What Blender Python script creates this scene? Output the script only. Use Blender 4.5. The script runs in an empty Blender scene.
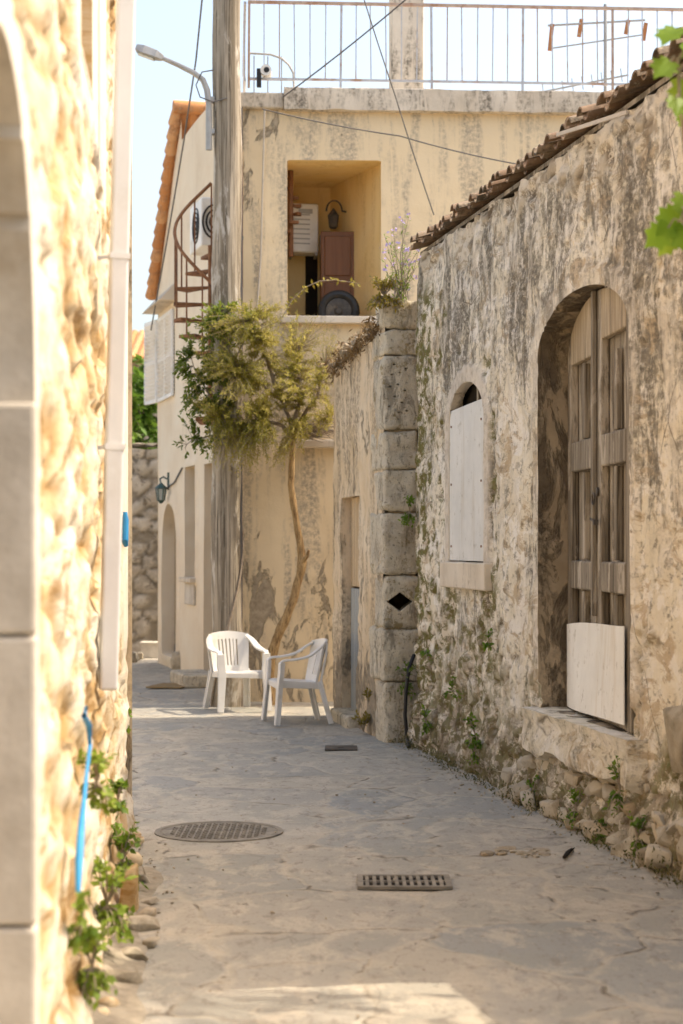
import bpy, bmesh, math, random
import numpy as np
from mathutils import Vector, Matrix, noise
random.seed(7)
R = math.radians
scene = bpy.context.scene
COL = scene.collection

# ------------------------------------------------------------------ picture geometry
F, CX, HY, EYE = 1800.0, 341.5, 545.0, 1.7
def P(px, py, d):                     # where a ray of the photograph sits at depth d
    return Vector(((px - CX) / F * d, d, EYE - (py - HY) / F * d))
def V2(a): return Vector((a[0], a[1], 0))
def fbm(p, o=4): return noise.fractal(p, 1.0, 2.0, o)

# ------------------------------------------------------------------ node helper
class G:
    def __init__(s, name, rough=0.9, spec=0.25):
        s.m = bpy.data.materials.new(name); s.m.use_nodes = True
        s.t = s.m.node_tree; s.n = s.t.nodes; s.l = s.t.links
        s.b = s.n['Principled BSDF']; s.b.inputs['Roughness'].default_value = rough
        s.b.inputs['Specular IOR Level'].default_value = spec
        s.tc = s.n.new('ShaderNodeTexCoord'); s.co = s.tc.outputs['Object']
        s.h = None
    def set(s, sock, v):
        if isinstance(v, bpy.types.NodeSocket): s.l.new(v, sock)
        elif isinstance(v, (tuple, list)):
            sock.default_value = tuple(v) + ((1,) if len(v) == 3 and len(sock.default_value) == 4 else ())
        else: sock.default_value = v
    def map(s, sc, loc=(0, 0, 0), vec=None):
        n = s.n.new('ShaderNodeMapping'); s.l.new(vec or s.co, n.inputs[0])
        n.inputs['Location'].default_value = loc
        n.inputs['Scale'].default_value = sc if isinstance(sc, tuple) else (sc,) * 3
        return n.outputs[0]
    def noise(s, scale=1, detail=6, rough=.55, dist=0, vec=None, sc=None, loc=(0, 0, 0)):
        n = s.n.new('ShaderNodeTexNoise')
        s.l.new(s.map(sc or 1.0, loc, vec), n.inputs['Vector'])
        n.inputs['Scale'].default_value = scale; n.inputs['Detail'].default_value = detail
        n.inputs['Roughness'].default_value = rough; n.inputs['Distortion'].default_value = dist
        return n.outputs['Fac']
    def voro(s, scale=1, feature='F1', vec=None, sc=None, out='Distance', rnd=1):
        n = s.n.new('ShaderNodeTexVoronoi'); n.feature = feature
        s.l.new(s.map(sc or 1.0, (0, 0, 0), vec), n.inputs['Vector'])
        n.inputs['Scale'].default_value = scale; n.inputs['Randomness'].default_value = rnd
        return n.outputs[out]
    def ramp(s, f, stops, interp='LINEAR'):
        n = s.n.new('ShaderNodeValToRGB'); s.l.new(f, n.inputs[0]); e = n.color_ramp.elements
        n.color_ramp.interpolation = interp
        while len(e) < len(stops): e.new(.5)
        for i, (p, c) in enumerate(stops):
            e[i].position = p
            e[i].color = ((c, c, c) if isinstance(c, (int, float)) else tuple(c)) + (1,)
        return n.outputs[0]
    def step(s, f, a, b): return s.ramp(f, [(a, 0), (b, 1)])
    def mix(s, f, a, b, mode='MIX'):
        n = s.n.new('ShaderNodeMix'); n.data_type = 'RGBA'; n.blend_type = mode; n.clamp_factor = True
        s.set(n.inputs[0], f); s.set(n.inputs[6], a); s.set(n.inputs[7], b); return n.outputs[2]
    def mth(s, op, a, b=0.0, clamp=False):
        n = s.n.new('ShaderNodeMath'); n.operation = op; n.use_clamp = clamp
        s.set(n.inputs[0], a); s.set(n.inputs[1], b); return n.outputs[0]
    def z(s):
        n = s.n.new('ShaderNodeSeparateXYZ'); s.l.new(s.co, n.inputs[0]); return n.outputs[2]
    def rng(s, v, a, b, c=0.0, d=1.0):
        n = s.n.new('ShaderNodeMapRange'); s.set(n.inputs[0], v)
        for i, q in enumerate((a, b, c, d)): n.inputs[i + 1].default_value = q
        return n.outputs[0]
    def attr(s, name):
        n = s.n.new('ShaderNodeAttribute'); n.attribute_name = name; return n.outputs['Fac']
    def rand(s):
        n = s.n.new('ShaderNodeObjectInfo'); return n.outputs['Random']
    def bump(s, h, strength=.5, dist=.01):
        n = s.n.new('ShaderNodeBump'); n.inputs['Strength'].default_value = strength
        n.inputs['Distance'].default_value = dist; s.l.new(h, n.inputs['Height'])
        if s.h: s.l.new(s.h, n.inputs['Normal'])
        s.h = n.outputs[0]; s.l.new(s.h, s.b.inputs['Normal'])
    def col(s, c): s.set(s.b.inputs['Base Color'], c); return s
    def done(s, c=None, **k):
        if c is not None: s.col(c)
        for kk, v in k.items(): s.set(s.b.inputs[kk.replace('_', ' ')], v)
        return s.m

def simple(name, c1, c2, scale=8, rough=.6, spec=.4, metal=0, bump=.15, sc=None, dirt=None, detail=6):
    g = G(name, rough, spec)
    c = g.mix(g.step(g.noise(scale, detail, .6, sc=sc), .35, .68), c1, c2)
    if dirt:
        c = g.mix(g.step(g.noise(scale * .35, 8, .68, loc=(3, 5, 1)), .52, .66), c, dirt)
    if bump: g.bump(g.noise(scale * 6, 4, sc=sc), bump, .004)
    return g.done(c, Metallic=metal)

# ------------------------------------------------------------------ materials
def m_right_plaster():
    g = G('old_plaster', .95, .15)
    A = lambda k, v: (k * .36, k * .36, v)
    n1 = g.noise(1, 8, .62, .4, sc=A(2.2, 1.5)); n2 = g.noise(1, 9, .7, sc=A(9, 7)); n3 = g.noise(1, 6, .65, sc=A(46, 34))
    base = g.ramp(n1, [(.3, (.61, .52, .385)), (.46, (.72, .645, .505)), (.6, (.78, .715, .585)), (.75, (.67, .545, .36))])
    base = g.mix(g.step(g.noise(1, 10, .74, .6, sc=A(8, 4)), .50, .54), base, (.80, .745, .655))
    base = g.mix(g.mth('MULTIPLY', g.step(g.noise(1, 10, .74, 1.0, sc=A(5, 4), loc=(9, 2, 4)), .54, .58), .75), base, (.45, .335, .205))
    # rain-blackened blotches drawn down the wall, broken up by speckle
    st = g.noise(1, 10, .72, .5, sc=A(8, .75)); st2 = g.noise(1, 10, .76, .4, sc=A(21, 3.6), loc=(4, 1, 7))
    big = g.noise(1, 4, .55, 0, sc=A(2.6, .55), loc=(2, 5, 0))
    hi = g.mth('ADD', g.rng(g.z(), .9, 3.4, -.055, .075), g.rng(big, .32, .68, -.11, .09))
    f1 = g.step(g.mth('ADD', st, hi), .482, .56); f2 = g.step(g.mth('ADD', st2, g.mth('MULTIPLY', hi, .7)), .48, .56)
    sp = g.step(n3, .38, .56)
    f = g.mth('MULTIPLY', g.mth('MULTIPLY', f1, g.mth('ADD', g.mth('MULTIPLY', f2, .75), .25)), g.mth('ADD', g.mth('MULTIPLY', sp, .65), .35))
    base = g.mix(g.mth('MULTIPLY', f, .95, True), base, (.12, .106, .083))
    f3 = g.mth('MULTIPLY', f2, g.step(g.noise(1, 9, .78, sc=A(30, 20), loc=(1, 1, 2)), .46, .53))
    base = g.mix(g.mth('MULTIPLY', f3, .7), base, (.21, .185, .145))
    g3 = g.step(g.noise(1, 10, .8, sc=A(22, 15), loc=(8, 8, 1)), .56, .60)
    base = g.mix(g.mth('MULTIPLY', g3, .7), base, (.26, .215, .155))
    wd = g.step(g.noise(1, 9, .72, .4, sc=A(14, 1.6), loc=(3, 3, 3)), .53, .60)
    base = g.mix(g.mth('MULTIPLY', wd, .6), base, (.72, .655, .555))
    cr = g.voro(1, 'DISTANCE_TO_EDGE', sc=(1.3, 1.3, 1.1))
    base = g.mix(g.mth('MULTIPLY', g.mth('SUBTRACT', 1.0, g.step(cr, .0, .008)), g.step(n1, .5, .62)), base, (.16, .125, .09))
    base = g.mix(g.mth('MULTIPLY', g.attr('band'), .8), base, g.ramp(g.noise(12, 8, .7), [(.36, (.46, .39, .30)), (.5, (.63, .56, .47)), (.7, (.70, .64, .55))]))
    # bare masonry where the render has dropped off
    bare = g.attr('bare'); cell = g.attr('cell'); mort = g.attr('mort')
    stone = g.ramp(cell, [(0, (.37, .30, .21)), (.4, (.47, .40, .30)), (.7, (.56, .50, .40)), (1, (.34, .27, .185))])
    stone = g.mix(g.mth('MULTIPLY', g.step(n2, .5, .62), .65), stone, (.56, .49, .385))
    stone = g.mix(g.mth('MULTIPLY', mort, g.step(n2, .36, .56)), stone, (.13, .095, .058))
    stone = g.mix(g.mth('MULTIPLY', g.step(g.noise(1, 9, .74, .5, sc=A(9, 6), loc=(5, 1, 9)), .49, .53), .85), stone, (.72, .65, .535))
    base = g.mix(bare, base, stone)
    moss = g.mth('MULTIPLY', g.attr('moss'), g.step(g.noise(1, 8, .74, sc=A(18, 12), loc=(6, 6, 0)), .46, .52))
    base = g.mix(moss, base, g.ramp(g.noise(30, 3), [(.35, (.11, .08, .022)), (.52, (.15, .13, .032)), (.68, (.095, .12, .028))]))
    dk = g.attr('damp')
    base = g.mix(g.mth('MULTIPLY', dk, g.step(g.noise(6, 8, .7, loc=(2, 8, 1)), .40, .56)), base, (.10, .075, .05))
    g.bump(g.noise(1, 9, .74, sc=A(13, 10)), .9, .022); g.bump(n3, .7, .007); g.bump(g.mth('MULTIPLY', g3, -1.0), .6, .01)
    return g.done(base)
def m_masonry(name, stops, mortar, hi, dark, rough=.95, al=1.0):
    g = G(name, rough, .15)
    n2 = g.noise(9, 8, .7, sc=(al, al, 1)); n3 = g.noise(42, 5, sc=(al, al, 1))
    c = g.ramp(g.attr('cell'), stops)
    c = g.mix(g.mth('MULTIPLY', g.step(n2, .46, .62), .6), c, hi)
    if name == 'ochre_masonry':
        c = g.mix(g.mth('MULTIPLY', g.attr('wash'), g.mth('ADD', g.mth('MULTIPLY', g.step(g.noise(1, 9, .74, .8, sc=(2, 2, 7), loc=(5, 0, 0)), .44, .54), .6), .35)), c, (.65, .595, .49))
    c = g.mix(g.mth('MULTIPLY', g.attr('mort'), .8), c, mortar)
    c = g.mix(g.mth('MULTIPLY', g.step(g.noise(5, 9, .74, .5, sc=(al, al, 1), loc=(4, 4, 8)), .55, .62), .8), c, dark)
    c = g.mix(g.attr('band'), c, g.ramp(g.noise(6, 8, .7), [(.35, (.60, .53, .42)), (.6, (.68, .63, .54))]))
    g.bump(n2, .6, .02); g.bump(n3, .5, .006)
    return g.done(c)
def m_plaster(name, stops, streak, patch, patchc, sscale=(3, 3, .35), sth=(.52, .66), spow=.8, pth=(.60, .64), lower=None):
    g = G(name, .92, .2)
    n1 = g.noise(1.1, 8, .6, .5); n2 = g.noise(6, 8, .66)
    c = g.ramp(n1, stops)
    c = g.mix(g.mth('MULTIPLY', g.step(n2, .5, .68), .35), c, stops[-1][1])
    if lower: c = g.mix(g.step(g.mth('ADD', g.z(), g.mth('MULTIPLY', n2, .5)), lower[0], lower[0] + .25), lower[1], c)
    st = g.noise(1, 9, .68, .5, sc=sscale)
    f = g.mth('MULTIPLY', g.step(st, *sth), g.step(g.noise(24, 7, .7), .38, .6))
    c = g.mix(g.mth('MULTIPLY', f, spow), c, streak)
    if patch:
        pz = g.attr('patch')
        pn = g.step(g.mth('ADD', g.noise(1, 10, .7, .6, sc=(4.2, 4.2, 1.7), loc=(7, 3, 5)), g.mth('MULTIPLY', pz, .17)), *pth)
        c = g.mix(pn, c, g.ramp(g.noise(16, 6, .7), [(.35, (patchc[0] * .6, patchc[1] * .6, patchc[2] * .6)), (.65, patchc)]))
        g.bump(g.mth('MULTIPLY', pn, -1.0), .8, .02)
    g.bump(n2, .35, .015); g.bump(g.noise(50, 4), .3, .004)
    return g.done(c)
def m_ground():
    g = G('street_stone', .85, .25)
    w = g.noise(1.4, 5, .6); off = g.n.new('ShaderNodeVectorMath'); off.operation = 'MULTIPLY_ADD'
    nn = g.n.new('ShaderNodeTexNoise'); nn.inputs['Scale'].default_value = 2.2; nn.inputs['Detail'].default_value = 4
    g.l.new(g.co, nn.inputs['Vector']); g.l.new(nn.outputs['Color'], off.inputs[0])
    off.inputs[1].default_value = (.42, .42, 0); g.l.new(g.co, off.inputs[2]); v = off.outputs[0]
    cellc = g.voro(1, 'F1', vec=v, sc=(1.3, 1.05, 0), out='Color')
    sep = g.n.new('ShaderNodeSeparateColor'); g.l.new(cellc, sep.inputs[0]); cell = sep.outputs[0]
    edge = g.voro(1, 'DISTANCE_TO_EDGE', vec=v, sc=(1.3, 1.05, 0))
    c = g.ramp(cell, [(0, (.32, .302, .262)), (.3, (.40, .365, .30)), (.5, (.275, .278, .26)), (.75, (.41, .365, .29)), (1, (.31, .305, .275))])
    c = g.mix(g.mth('MULTIPLY', g.step(w, .48, .56), .45), c, (.275, .272, .235))
    c = g.mix(g.mth('MULTIPLY', g.step(g.noise(1, 10, .76, .3, sc=(4, 2.2, 1), loc=(3, 3, 0)), .5, .58), .6), c, (.50, .44, .35))
    c = g.mix(g.mth('MULTIPLY', g.step(g.noise(1, 10, .78, sc=(11, 6, 1), loc=(1, 5, 0)), .54, .60), .6), c, (.21, .185, .15))
    c = g.mix(g.mth('MULTIPLY', g.step(g.noise(1, 6, .7, sc=(60, 30, 1)), .56, .64), .5), c, (.22, .195, .16))
    jn = g.noise(2.0, 5, .6, loc=(8, 2, 0))
    j = g.mth('MULTIPLY', g.mth('SUBTRACT', 1.0, g.step(edge, .006, .05)), g.step(jn, .34, .52))
    c = g.mix(g.mth('MULTIPLY', j, .55), c, (.47, .415, .325))
    j2 = g.mth('MULTIPLY', g.mth('SUBTRACT', 1.0, g.step(edge, .0, .022)), g.step(g.noise(2.8, 7, .66, loc=(1, 9, 0)), .52, .60))
    c = g.mix(g.mth('MULTIPLY', j2, .72), c, (.11, .094, .074))
    v2 = g.voro(1, 'DISTANCE_TO_EDGE', vec=v, sc=(3.1, 2.0, 0))
    j3 = g.mth('MULTIPLY', g.mth('SUBTRACT', 1.0, g.step(v2, .0, .018)), g.step(g.noise(1.9, 5, .6, loc=(4, 4, 0)), .52, .60))
    c = g.mix(g.mth('MULTIPLY', j3, .55), c, (.17, .148, .118))
    chips = g.step(g.noise(1, 9, .78, .3, sc=(7, 5, 1), loc=(12, 4, 0)), .645, .665)
    c = g.mix(g.mth('MULTIPLY', chips, .85), c, (.085, .07, .055))
    g.bump(g.noise(7, 9, .72), .55, .02); g.bump(g.mth('MULTIPLY', j, -1.0), .6, .012); g.bump(g.mth('MULTIPLY', chips, -1.0), .8, .02); g.bump(g.mth('MULTIPLY', j2, -1.0), .8, .015)
    g.bump(g.noise(60, 4, .6), .35, .004)
    return g.done(c)
def m_wood(name, c1, c2, crack, sc=(14, 14, .9), pale=None):
    g = G(name, .88, .2)
    gr = g.noise(1, 10, .7, .4, sc=sc); fine = g.noise(1, 6, .6, .2, sc=(sc[0] * 5, sc[1] * 5, sc[2] * 1.6))
    c = g.mix(g.step(gr, .40, .60), c1, c2)
    c = g.mix(g.mth('MULTIPLY', g.step(fine, .53, .62), .8), c, crack)
    if pale: c = g.mix(g.mth('MULTIPLY', g.step(g.noise(2.2, 8, .7, .5, sc=(2.5, 2.5, .6)), .54, .6), .85), c, pale)
    g.bump(fine, .6, .008); g.bump(gr, .4, .01)
    return g.done(c)
def m_leaf(name, stops, transl=.35, rough=.55):
    g = G(name, rough, .3)
    c = g.ramp(g.attr('tone'), stops)
    c = g.mix(g.mth('MULTIPLY', g.noise(30, 3), .25), c, stops[0][1])
    g.col(c)
    tr = g.n.new('ShaderNodeBsdfTranslucent'); g.l.new(g.mix(.5, c, stops[-1][1]), tr.inputs[0])
    mx = g.n.new('ShaderNodeMixShader'); mx.inputs[0].default_value = transl
    g.l.new(g.b.outputs[0], mx.inputs[1]); g.l.new(tr.outputs[0], mx.inputs[2])
    g.l.new(mx.outputs[0], g.n['Material Output'].inputs[0])
    return g.m
def m_tile(name, a, b, c3, dirt):
    g = G(name, .9, .2)
    c = g.ramp(g.attr('tone'), [(0, a), (.5, b), (1, c3)])
    c = g.mix(g.step(g.noise(7, 9, .72), .48, .62), c, dirt)
    c = g.mix(g.mth('MULTIPLY', g.step(g.noise(26, 6, .7, loc=(3, 1, 1)), .56, .66), .6), c, (.42, .38, .29))
    g.bump(g.noise(30, 6, .7), .5, .008)
    return g.done(c)
def m_block():
    g = G('quoin_stone', .95, .15)
    n = g.noise(4, 10, .74, .6); r = g.rand()
    c = g.ramp(n, [(.32, (.42, .36, .265)), (.46, (.57, .505, .39)), (.58, (.66, .60, .47)), (.72, (.53, .43, .295))])
    c = g.mix(g.mth('MULTIPLY', g.step(r, .1, .95), .18), c, (.33, .31, .275))
    c = g.mix(g.mth('MULTIPLY', g.step(g.noise(1, 10, .76, .5, sc=(8, 8, 2.2), loc=(2, 2, 6)), .515, .58), .65), c, (.185, .165, .13))
    c = g.mix(g.mth('MULTIPLY', g.step(g.noise(12, 9, .78, loc=(7, 2, 6)), .55, .59), .7), c, (.66, .60, .49))
    c = g.mix(g.mth('MULTIPLY', g.step(g.noise(7, 9, .76, loc=(1, 8, 2)), .57, .62), .7), c, (.25, .19, .075))
    c = g.mix(g.mth('MULTIPLY', g.step(g.noise(34, 6, .7), .58, .64), .7), c, (.12, .10, .075))
    g.bump(g.noise(12, 10, .76), 1.0, .03); g.bump(g.noise(60, 4), .5, .005)
    return g.done(c)

M = {}
M['ground'] = m_ground()
M['right'] = m_right_plaster()
M['left'] = m_masonry('ochre_masonry', [(0, (.44, .30, .14)), (.35, (.57, .43, .25)), (.65, (.64, .54, .38)), (1, (.50, .35, .18))],
                      (.36, .21, .07), (.60, .53, .40), (.27, .15, .045), al=.28)
M['greywall'] = m_masonry('grey_masonry', [(0, (.25, .21, .16)), (.4, (.36, .315, .25)), (.7, (.44, .39, .32)), (1, (.30, .25, .19))],
                          (.17, .14, .10), (.5, .45, .37), (.14, .115, .085))
M['wing'] = m_plaster('wing_plaster', [(.3, (.50, .38, .23)), (.5, (.62, .50, .345)), (.7, (.67, .58, .44))], (.22, .18, .13), True, (.36, .30, .22), (4, 4, .9), (.46, .57), .9, (.58, .63))
M['house'] = m_plaster('house_plaster', [(.3, (.67, .59, .465)), (.5, (.75, .68, .56)), (.72, (.79, .74, .64))], (.30, .26, .21), True, (.46, .385, .28), (4.6, 4.6, .6), (.465, .58), .8, (.63, .67), lower=(3.55, (.73, .60, .40)))
M['slab'] = m_plaster('slab_concrete', [(.3, (.48, .42, .33)), (.5, (.60, .53, .43)), (.7, (.68, .62, .52))], (.11, .095, .075), False, None, (7, 7, 1.4), (.47, .6), .9)
M['gable'] = m_plaster('gable_plaster', [(.3, (.68, .57, .42)), (.5, (.73, .63, .48)), (.7, (.76, .68, .54))], (.4, .32, .22), False, None, (3, 3, .3), (.58, .74), .5)
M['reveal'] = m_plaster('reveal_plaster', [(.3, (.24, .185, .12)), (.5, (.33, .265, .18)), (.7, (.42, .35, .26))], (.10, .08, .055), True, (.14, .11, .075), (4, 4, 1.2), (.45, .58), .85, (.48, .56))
M['jamb'] = simple('jamb_stone', (.48, .43, .355), (.68, .625, .535), 4, .92, .2, 0, .9, dirt=(.44, .34, .22))
M['loggia'] = m_plaster('loggia_ochre', [(.3, (.76, .55, .23)), (.5, (.80, .61, .30)), (.7, (.82, .66, .37))], (.5, .33, .14), False, None)
M['sill'] = m_plaster('pale_lime', [(.3, (.50, .42, .32)), (.5, (.62, .54, .43)), (.7, (.70, .64, .54))], (.2, .155, .10), False, None, (5, 5, 1), (.5, .64), .8)
M['block'] = m_block()
def m_rubble():
    g = G('rubble_stone', .95, .15)
    c = g.ramp(g.attr('cell'), [(0, (.28, .235, .17)), (.3, (.48, .415, .31)), (.55, (.35, .315, .255)), (.8, (.56, .49, .375)), (1, (.42, .325, .21))])
    c = g.mix(g.mth('MULTIPLY', g.step(g.noise(7, 9, .72), .44, .6), .5), c, (.50, .44, .345))
    c = g.mix(g.mth('MULTIPLY', g.step(g.noise(4, 8, .7, loc=(3, 1, 2)), .52, .64), .6), c, (.16, .135, .085))
    c = g.mix(g.mth('MULTIPLY', g.attr('mort'), .6), c, (.17, .13, .085))
    g.bump(g.noise(14, 9, .74), .8, .02); g.bump(g.noise(70, 4), .4, .003)
    return g.done(c)
M['rubble'] = m_rubble()
M['door'] = m_wood('weathered_grey_wood', (.14, .116, .086), (.31, .268, .21), (.05, .042, .032), (16, 16, .9), pale=(.44, .39, .32))
M['doortop'] = m_wood('weathered_pale_wood', (.33, .26, .175), (.46, .385, .28), (.13, .10, .07), (14, 14, 1.2))
M['pole'] = m_wood('pole_wood', (.17, .14, .10), (.42, .365, .285), (.06, .048, .034), (15, 15, .5), pale=(.52, .48, .42))
M['olivedoor'] = m_wood('old_tan_door', (.25, .19, .115), (.36, .285, .18), (.14, .10, .06), (12, 12, .7))
M['bluedoor'] = m_wood('grey_blue_boards', (.30, .33, .34), (.40, .40, .37), (.16, .16, .15), (12, 12, .6))
M['tandoor'] = m_wood('tan_boards', (.48, .36, .22), (.56, .44, .29), (.30, .22, .13), (12, 12, .6))
M['brownwood'] = simple('brown_varnish', (.155, .062, .022), (.20, .085, .033), 3, .45, .4, 0, .1, sc=(6, 6, .5))
def m_board(name, c1, c2, run):
    g = G(name, .62, .3)
    c = g.mix(g.step(g.noise(2.5, 8, .66), .4, .62), c1, c2)
    c = g.mix(g.mth('MULTIPLY', g.step(g.noise(1, 9, .7, .3, sc=(7, 7, .7)), .53, .66), .55), c, run)
    c = g.mix(g.mth('MULTIPLY', g.step(g.noise(9, 9, .76), .58, .63), .5), c, (run[0] * .6, run[1] * .6, run[2] * .58))
    g.bump(g.noise(5, 8, .7), .3, .01)
    return g.done(c)
M['board'] = m_board('painted_board', (.72, .70, .645), (.79, .77, .72), (.58, .50, .38))
M['winboard'] = m_board('window_board', (.58, .575, .55), (.66, .65, .62), (.46, .41, .33))
M['plastic'] = simple('white_plastic', (.69, .675, .64), (.73, .715, .685), 6, .38, .45, 0, .05, dirt=(.60, .56, .48))
M['pipe'] = simple('pipe_pvc', (.66, .655, .645), (.71, .70, .69), 5, .4, .45, 0, .04, dirt=(.60, .575, .54))
M['white'] = simple('white_enamel', (.74, .725, .69), (.79, .78, .75), 7, .45, .4, 0, .05, dirt=(.62, .57, .48))
M['greymetal'] = simple('grey_paint_metal', (.33, .33, .315), (.41, .40, .38), 9, .5, .5, .3, .1, dirt=(.34, .29, .24))
M['railmetal'] = simple('railing_paint', (.46, .47, .49), (.56, .56, .56), 12, .5, .5, .2, .1, dirt=(.42, .26, .17))
M['rail_top'] = simple('rusty_handrail', (.42, .29, .21), (.50, .40, .33), 14, .6, .4, .2, .2, dirt=(.36, .19, .11))
M['rust'] = simple('rusty_iron', (.19, .085, .04), (.29, .145, .07), 14, .75, .35, .3, .3, dirt=(.12, .06, .035))
M['iron'] = simple('cast_iron', (.055, .05, .045), (.10, .088, .075), 18, .6, .5, .5, .4, dirt=(.17, .14, .105))
M['eave'] = simple('eave_rubble', (.25, .185, .125), (.42, .335, .235), 12, .95, .1, 0, .6, dirt=(.13, .10, .07))
M['dusty'] = simple('dusty_iron', (.15, .135, .11), (.32, .285, .23), 9, .8, .3, .2, .5, dirt=(.25, .22, .17))
M['black'] = simple('black_rubber', (.012, .012, .013), (.022, .021, .02), 14, .5, .4, 0, .1)
M['dark'] = simple('dark_interior', (.018, .015, .012), (.03, .024, .018), 5, .9, .1)  # near-black, paints the shade inside openings; also the twig's own colour
M['blue'] = simple('blue_hose', (.025, .22, .48), (.04, .30, .58), 10, .45, .4, 0, .1)
M['wire'] = simple('cable_grey', (.10, .095, .09), (.14, .13, .12), 10, .6)
M['wirepale'] = simple('cable_pale', (.46, .40, .32), (.54, .48, .40), 10, .6)
M['twigbark'] = m_wood('ochre_bark', (.25, .16, .075), (.47, .325, .16), (.10, .06, .03), (26, 26, 4.5))
M['drytwig'] = simple('dry_twigs', (.26, .205, .15), (.38, .32, .25), 20, .9, .1)
M['lampglass'] = simple('lamp_glass', (.32, .35, .33), (.40, .42, .38), 5, .2, .6)
M['verdigris'] = simple('lantern_green', (.035, .075, .065), (.06, .11, .095), 15, .5, .5, .4, .2)
M['earth'] = simple('dry_earth', (.23, .195, .145), (.36, .315, .245), 12, .95, .1, 0, .8)
M['mat'] = simple('coir_mat', (.24, .17, .09), (.30, .22, .12), 40, .95, .1, 0, .8)
M['tile_old'] = m_tile('old_tiles', (.17, .115, .075), (.25, .165, .105), (.31, .24, .17), (.10, .083, .06))
M['tile_new'] = m_tile('orange_tiles', (.44, .19, .075), (.53, .25, .10), (.60, .34, .17), (.36, .19, .10))
M['leaf_green'] = m_leaf('leaf_green', [(0, (.06, .11, .014)), (.5, (.14, .21, .025)), (.85, (.25, .30, .04)), (1, (.36, .37, .07))], .45)
M['leaf_olive'] = m_leaf('leaf_olive', [(0, (.15, .18, .02)), (.4, (.31, .30, .035)), (.75, (.44, .37, .055)), (1, (.50, .42, .16))], .5)
M['leaf_vine'] = m_leaf('leaf_vine', [(0, (.09, .20, .012)), (.5, (.19, .34, .02)), (1, (.36, .46, .05))], .55, .45)
M['leaf_weed'] = m_leaf('leaf_weed', [(0, (.05, .12, .014)), (.5, (.14, .25, .026)), (1, (.30, .38, .05))], .45)
M['leaf_far'] = m_leaf('leaf_far', [(0, (.05, .115, .012)), (.5, (.10, .20, .02)), (1, (.19, .29, .04))], .4)
M['leaf_yellow'] = m_leaf('leaf_yellow', [(0, (.16, .13, .02)), (.5, (.28, .22, .03)), (1, (.42, .34, .05))], .3)
M['leaf_dry'] = m_leaf('leaf_dry', [(0, (.10, .06, .025)), (.5, (.19, .12, .05)), (1, (.30, .21, .10))], .15)
M['leaf_moss'] = m_leaf('leaf_moss', [(0, (.05, .055, .014)), (.5, (.10, .105, .025)), (1, (.22, .17, .07))], .2)
M['petal'] = m_leaf('petal', [(0, (.34, .25, .50)), (1, (.55, .46, .68))], .3)

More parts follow.
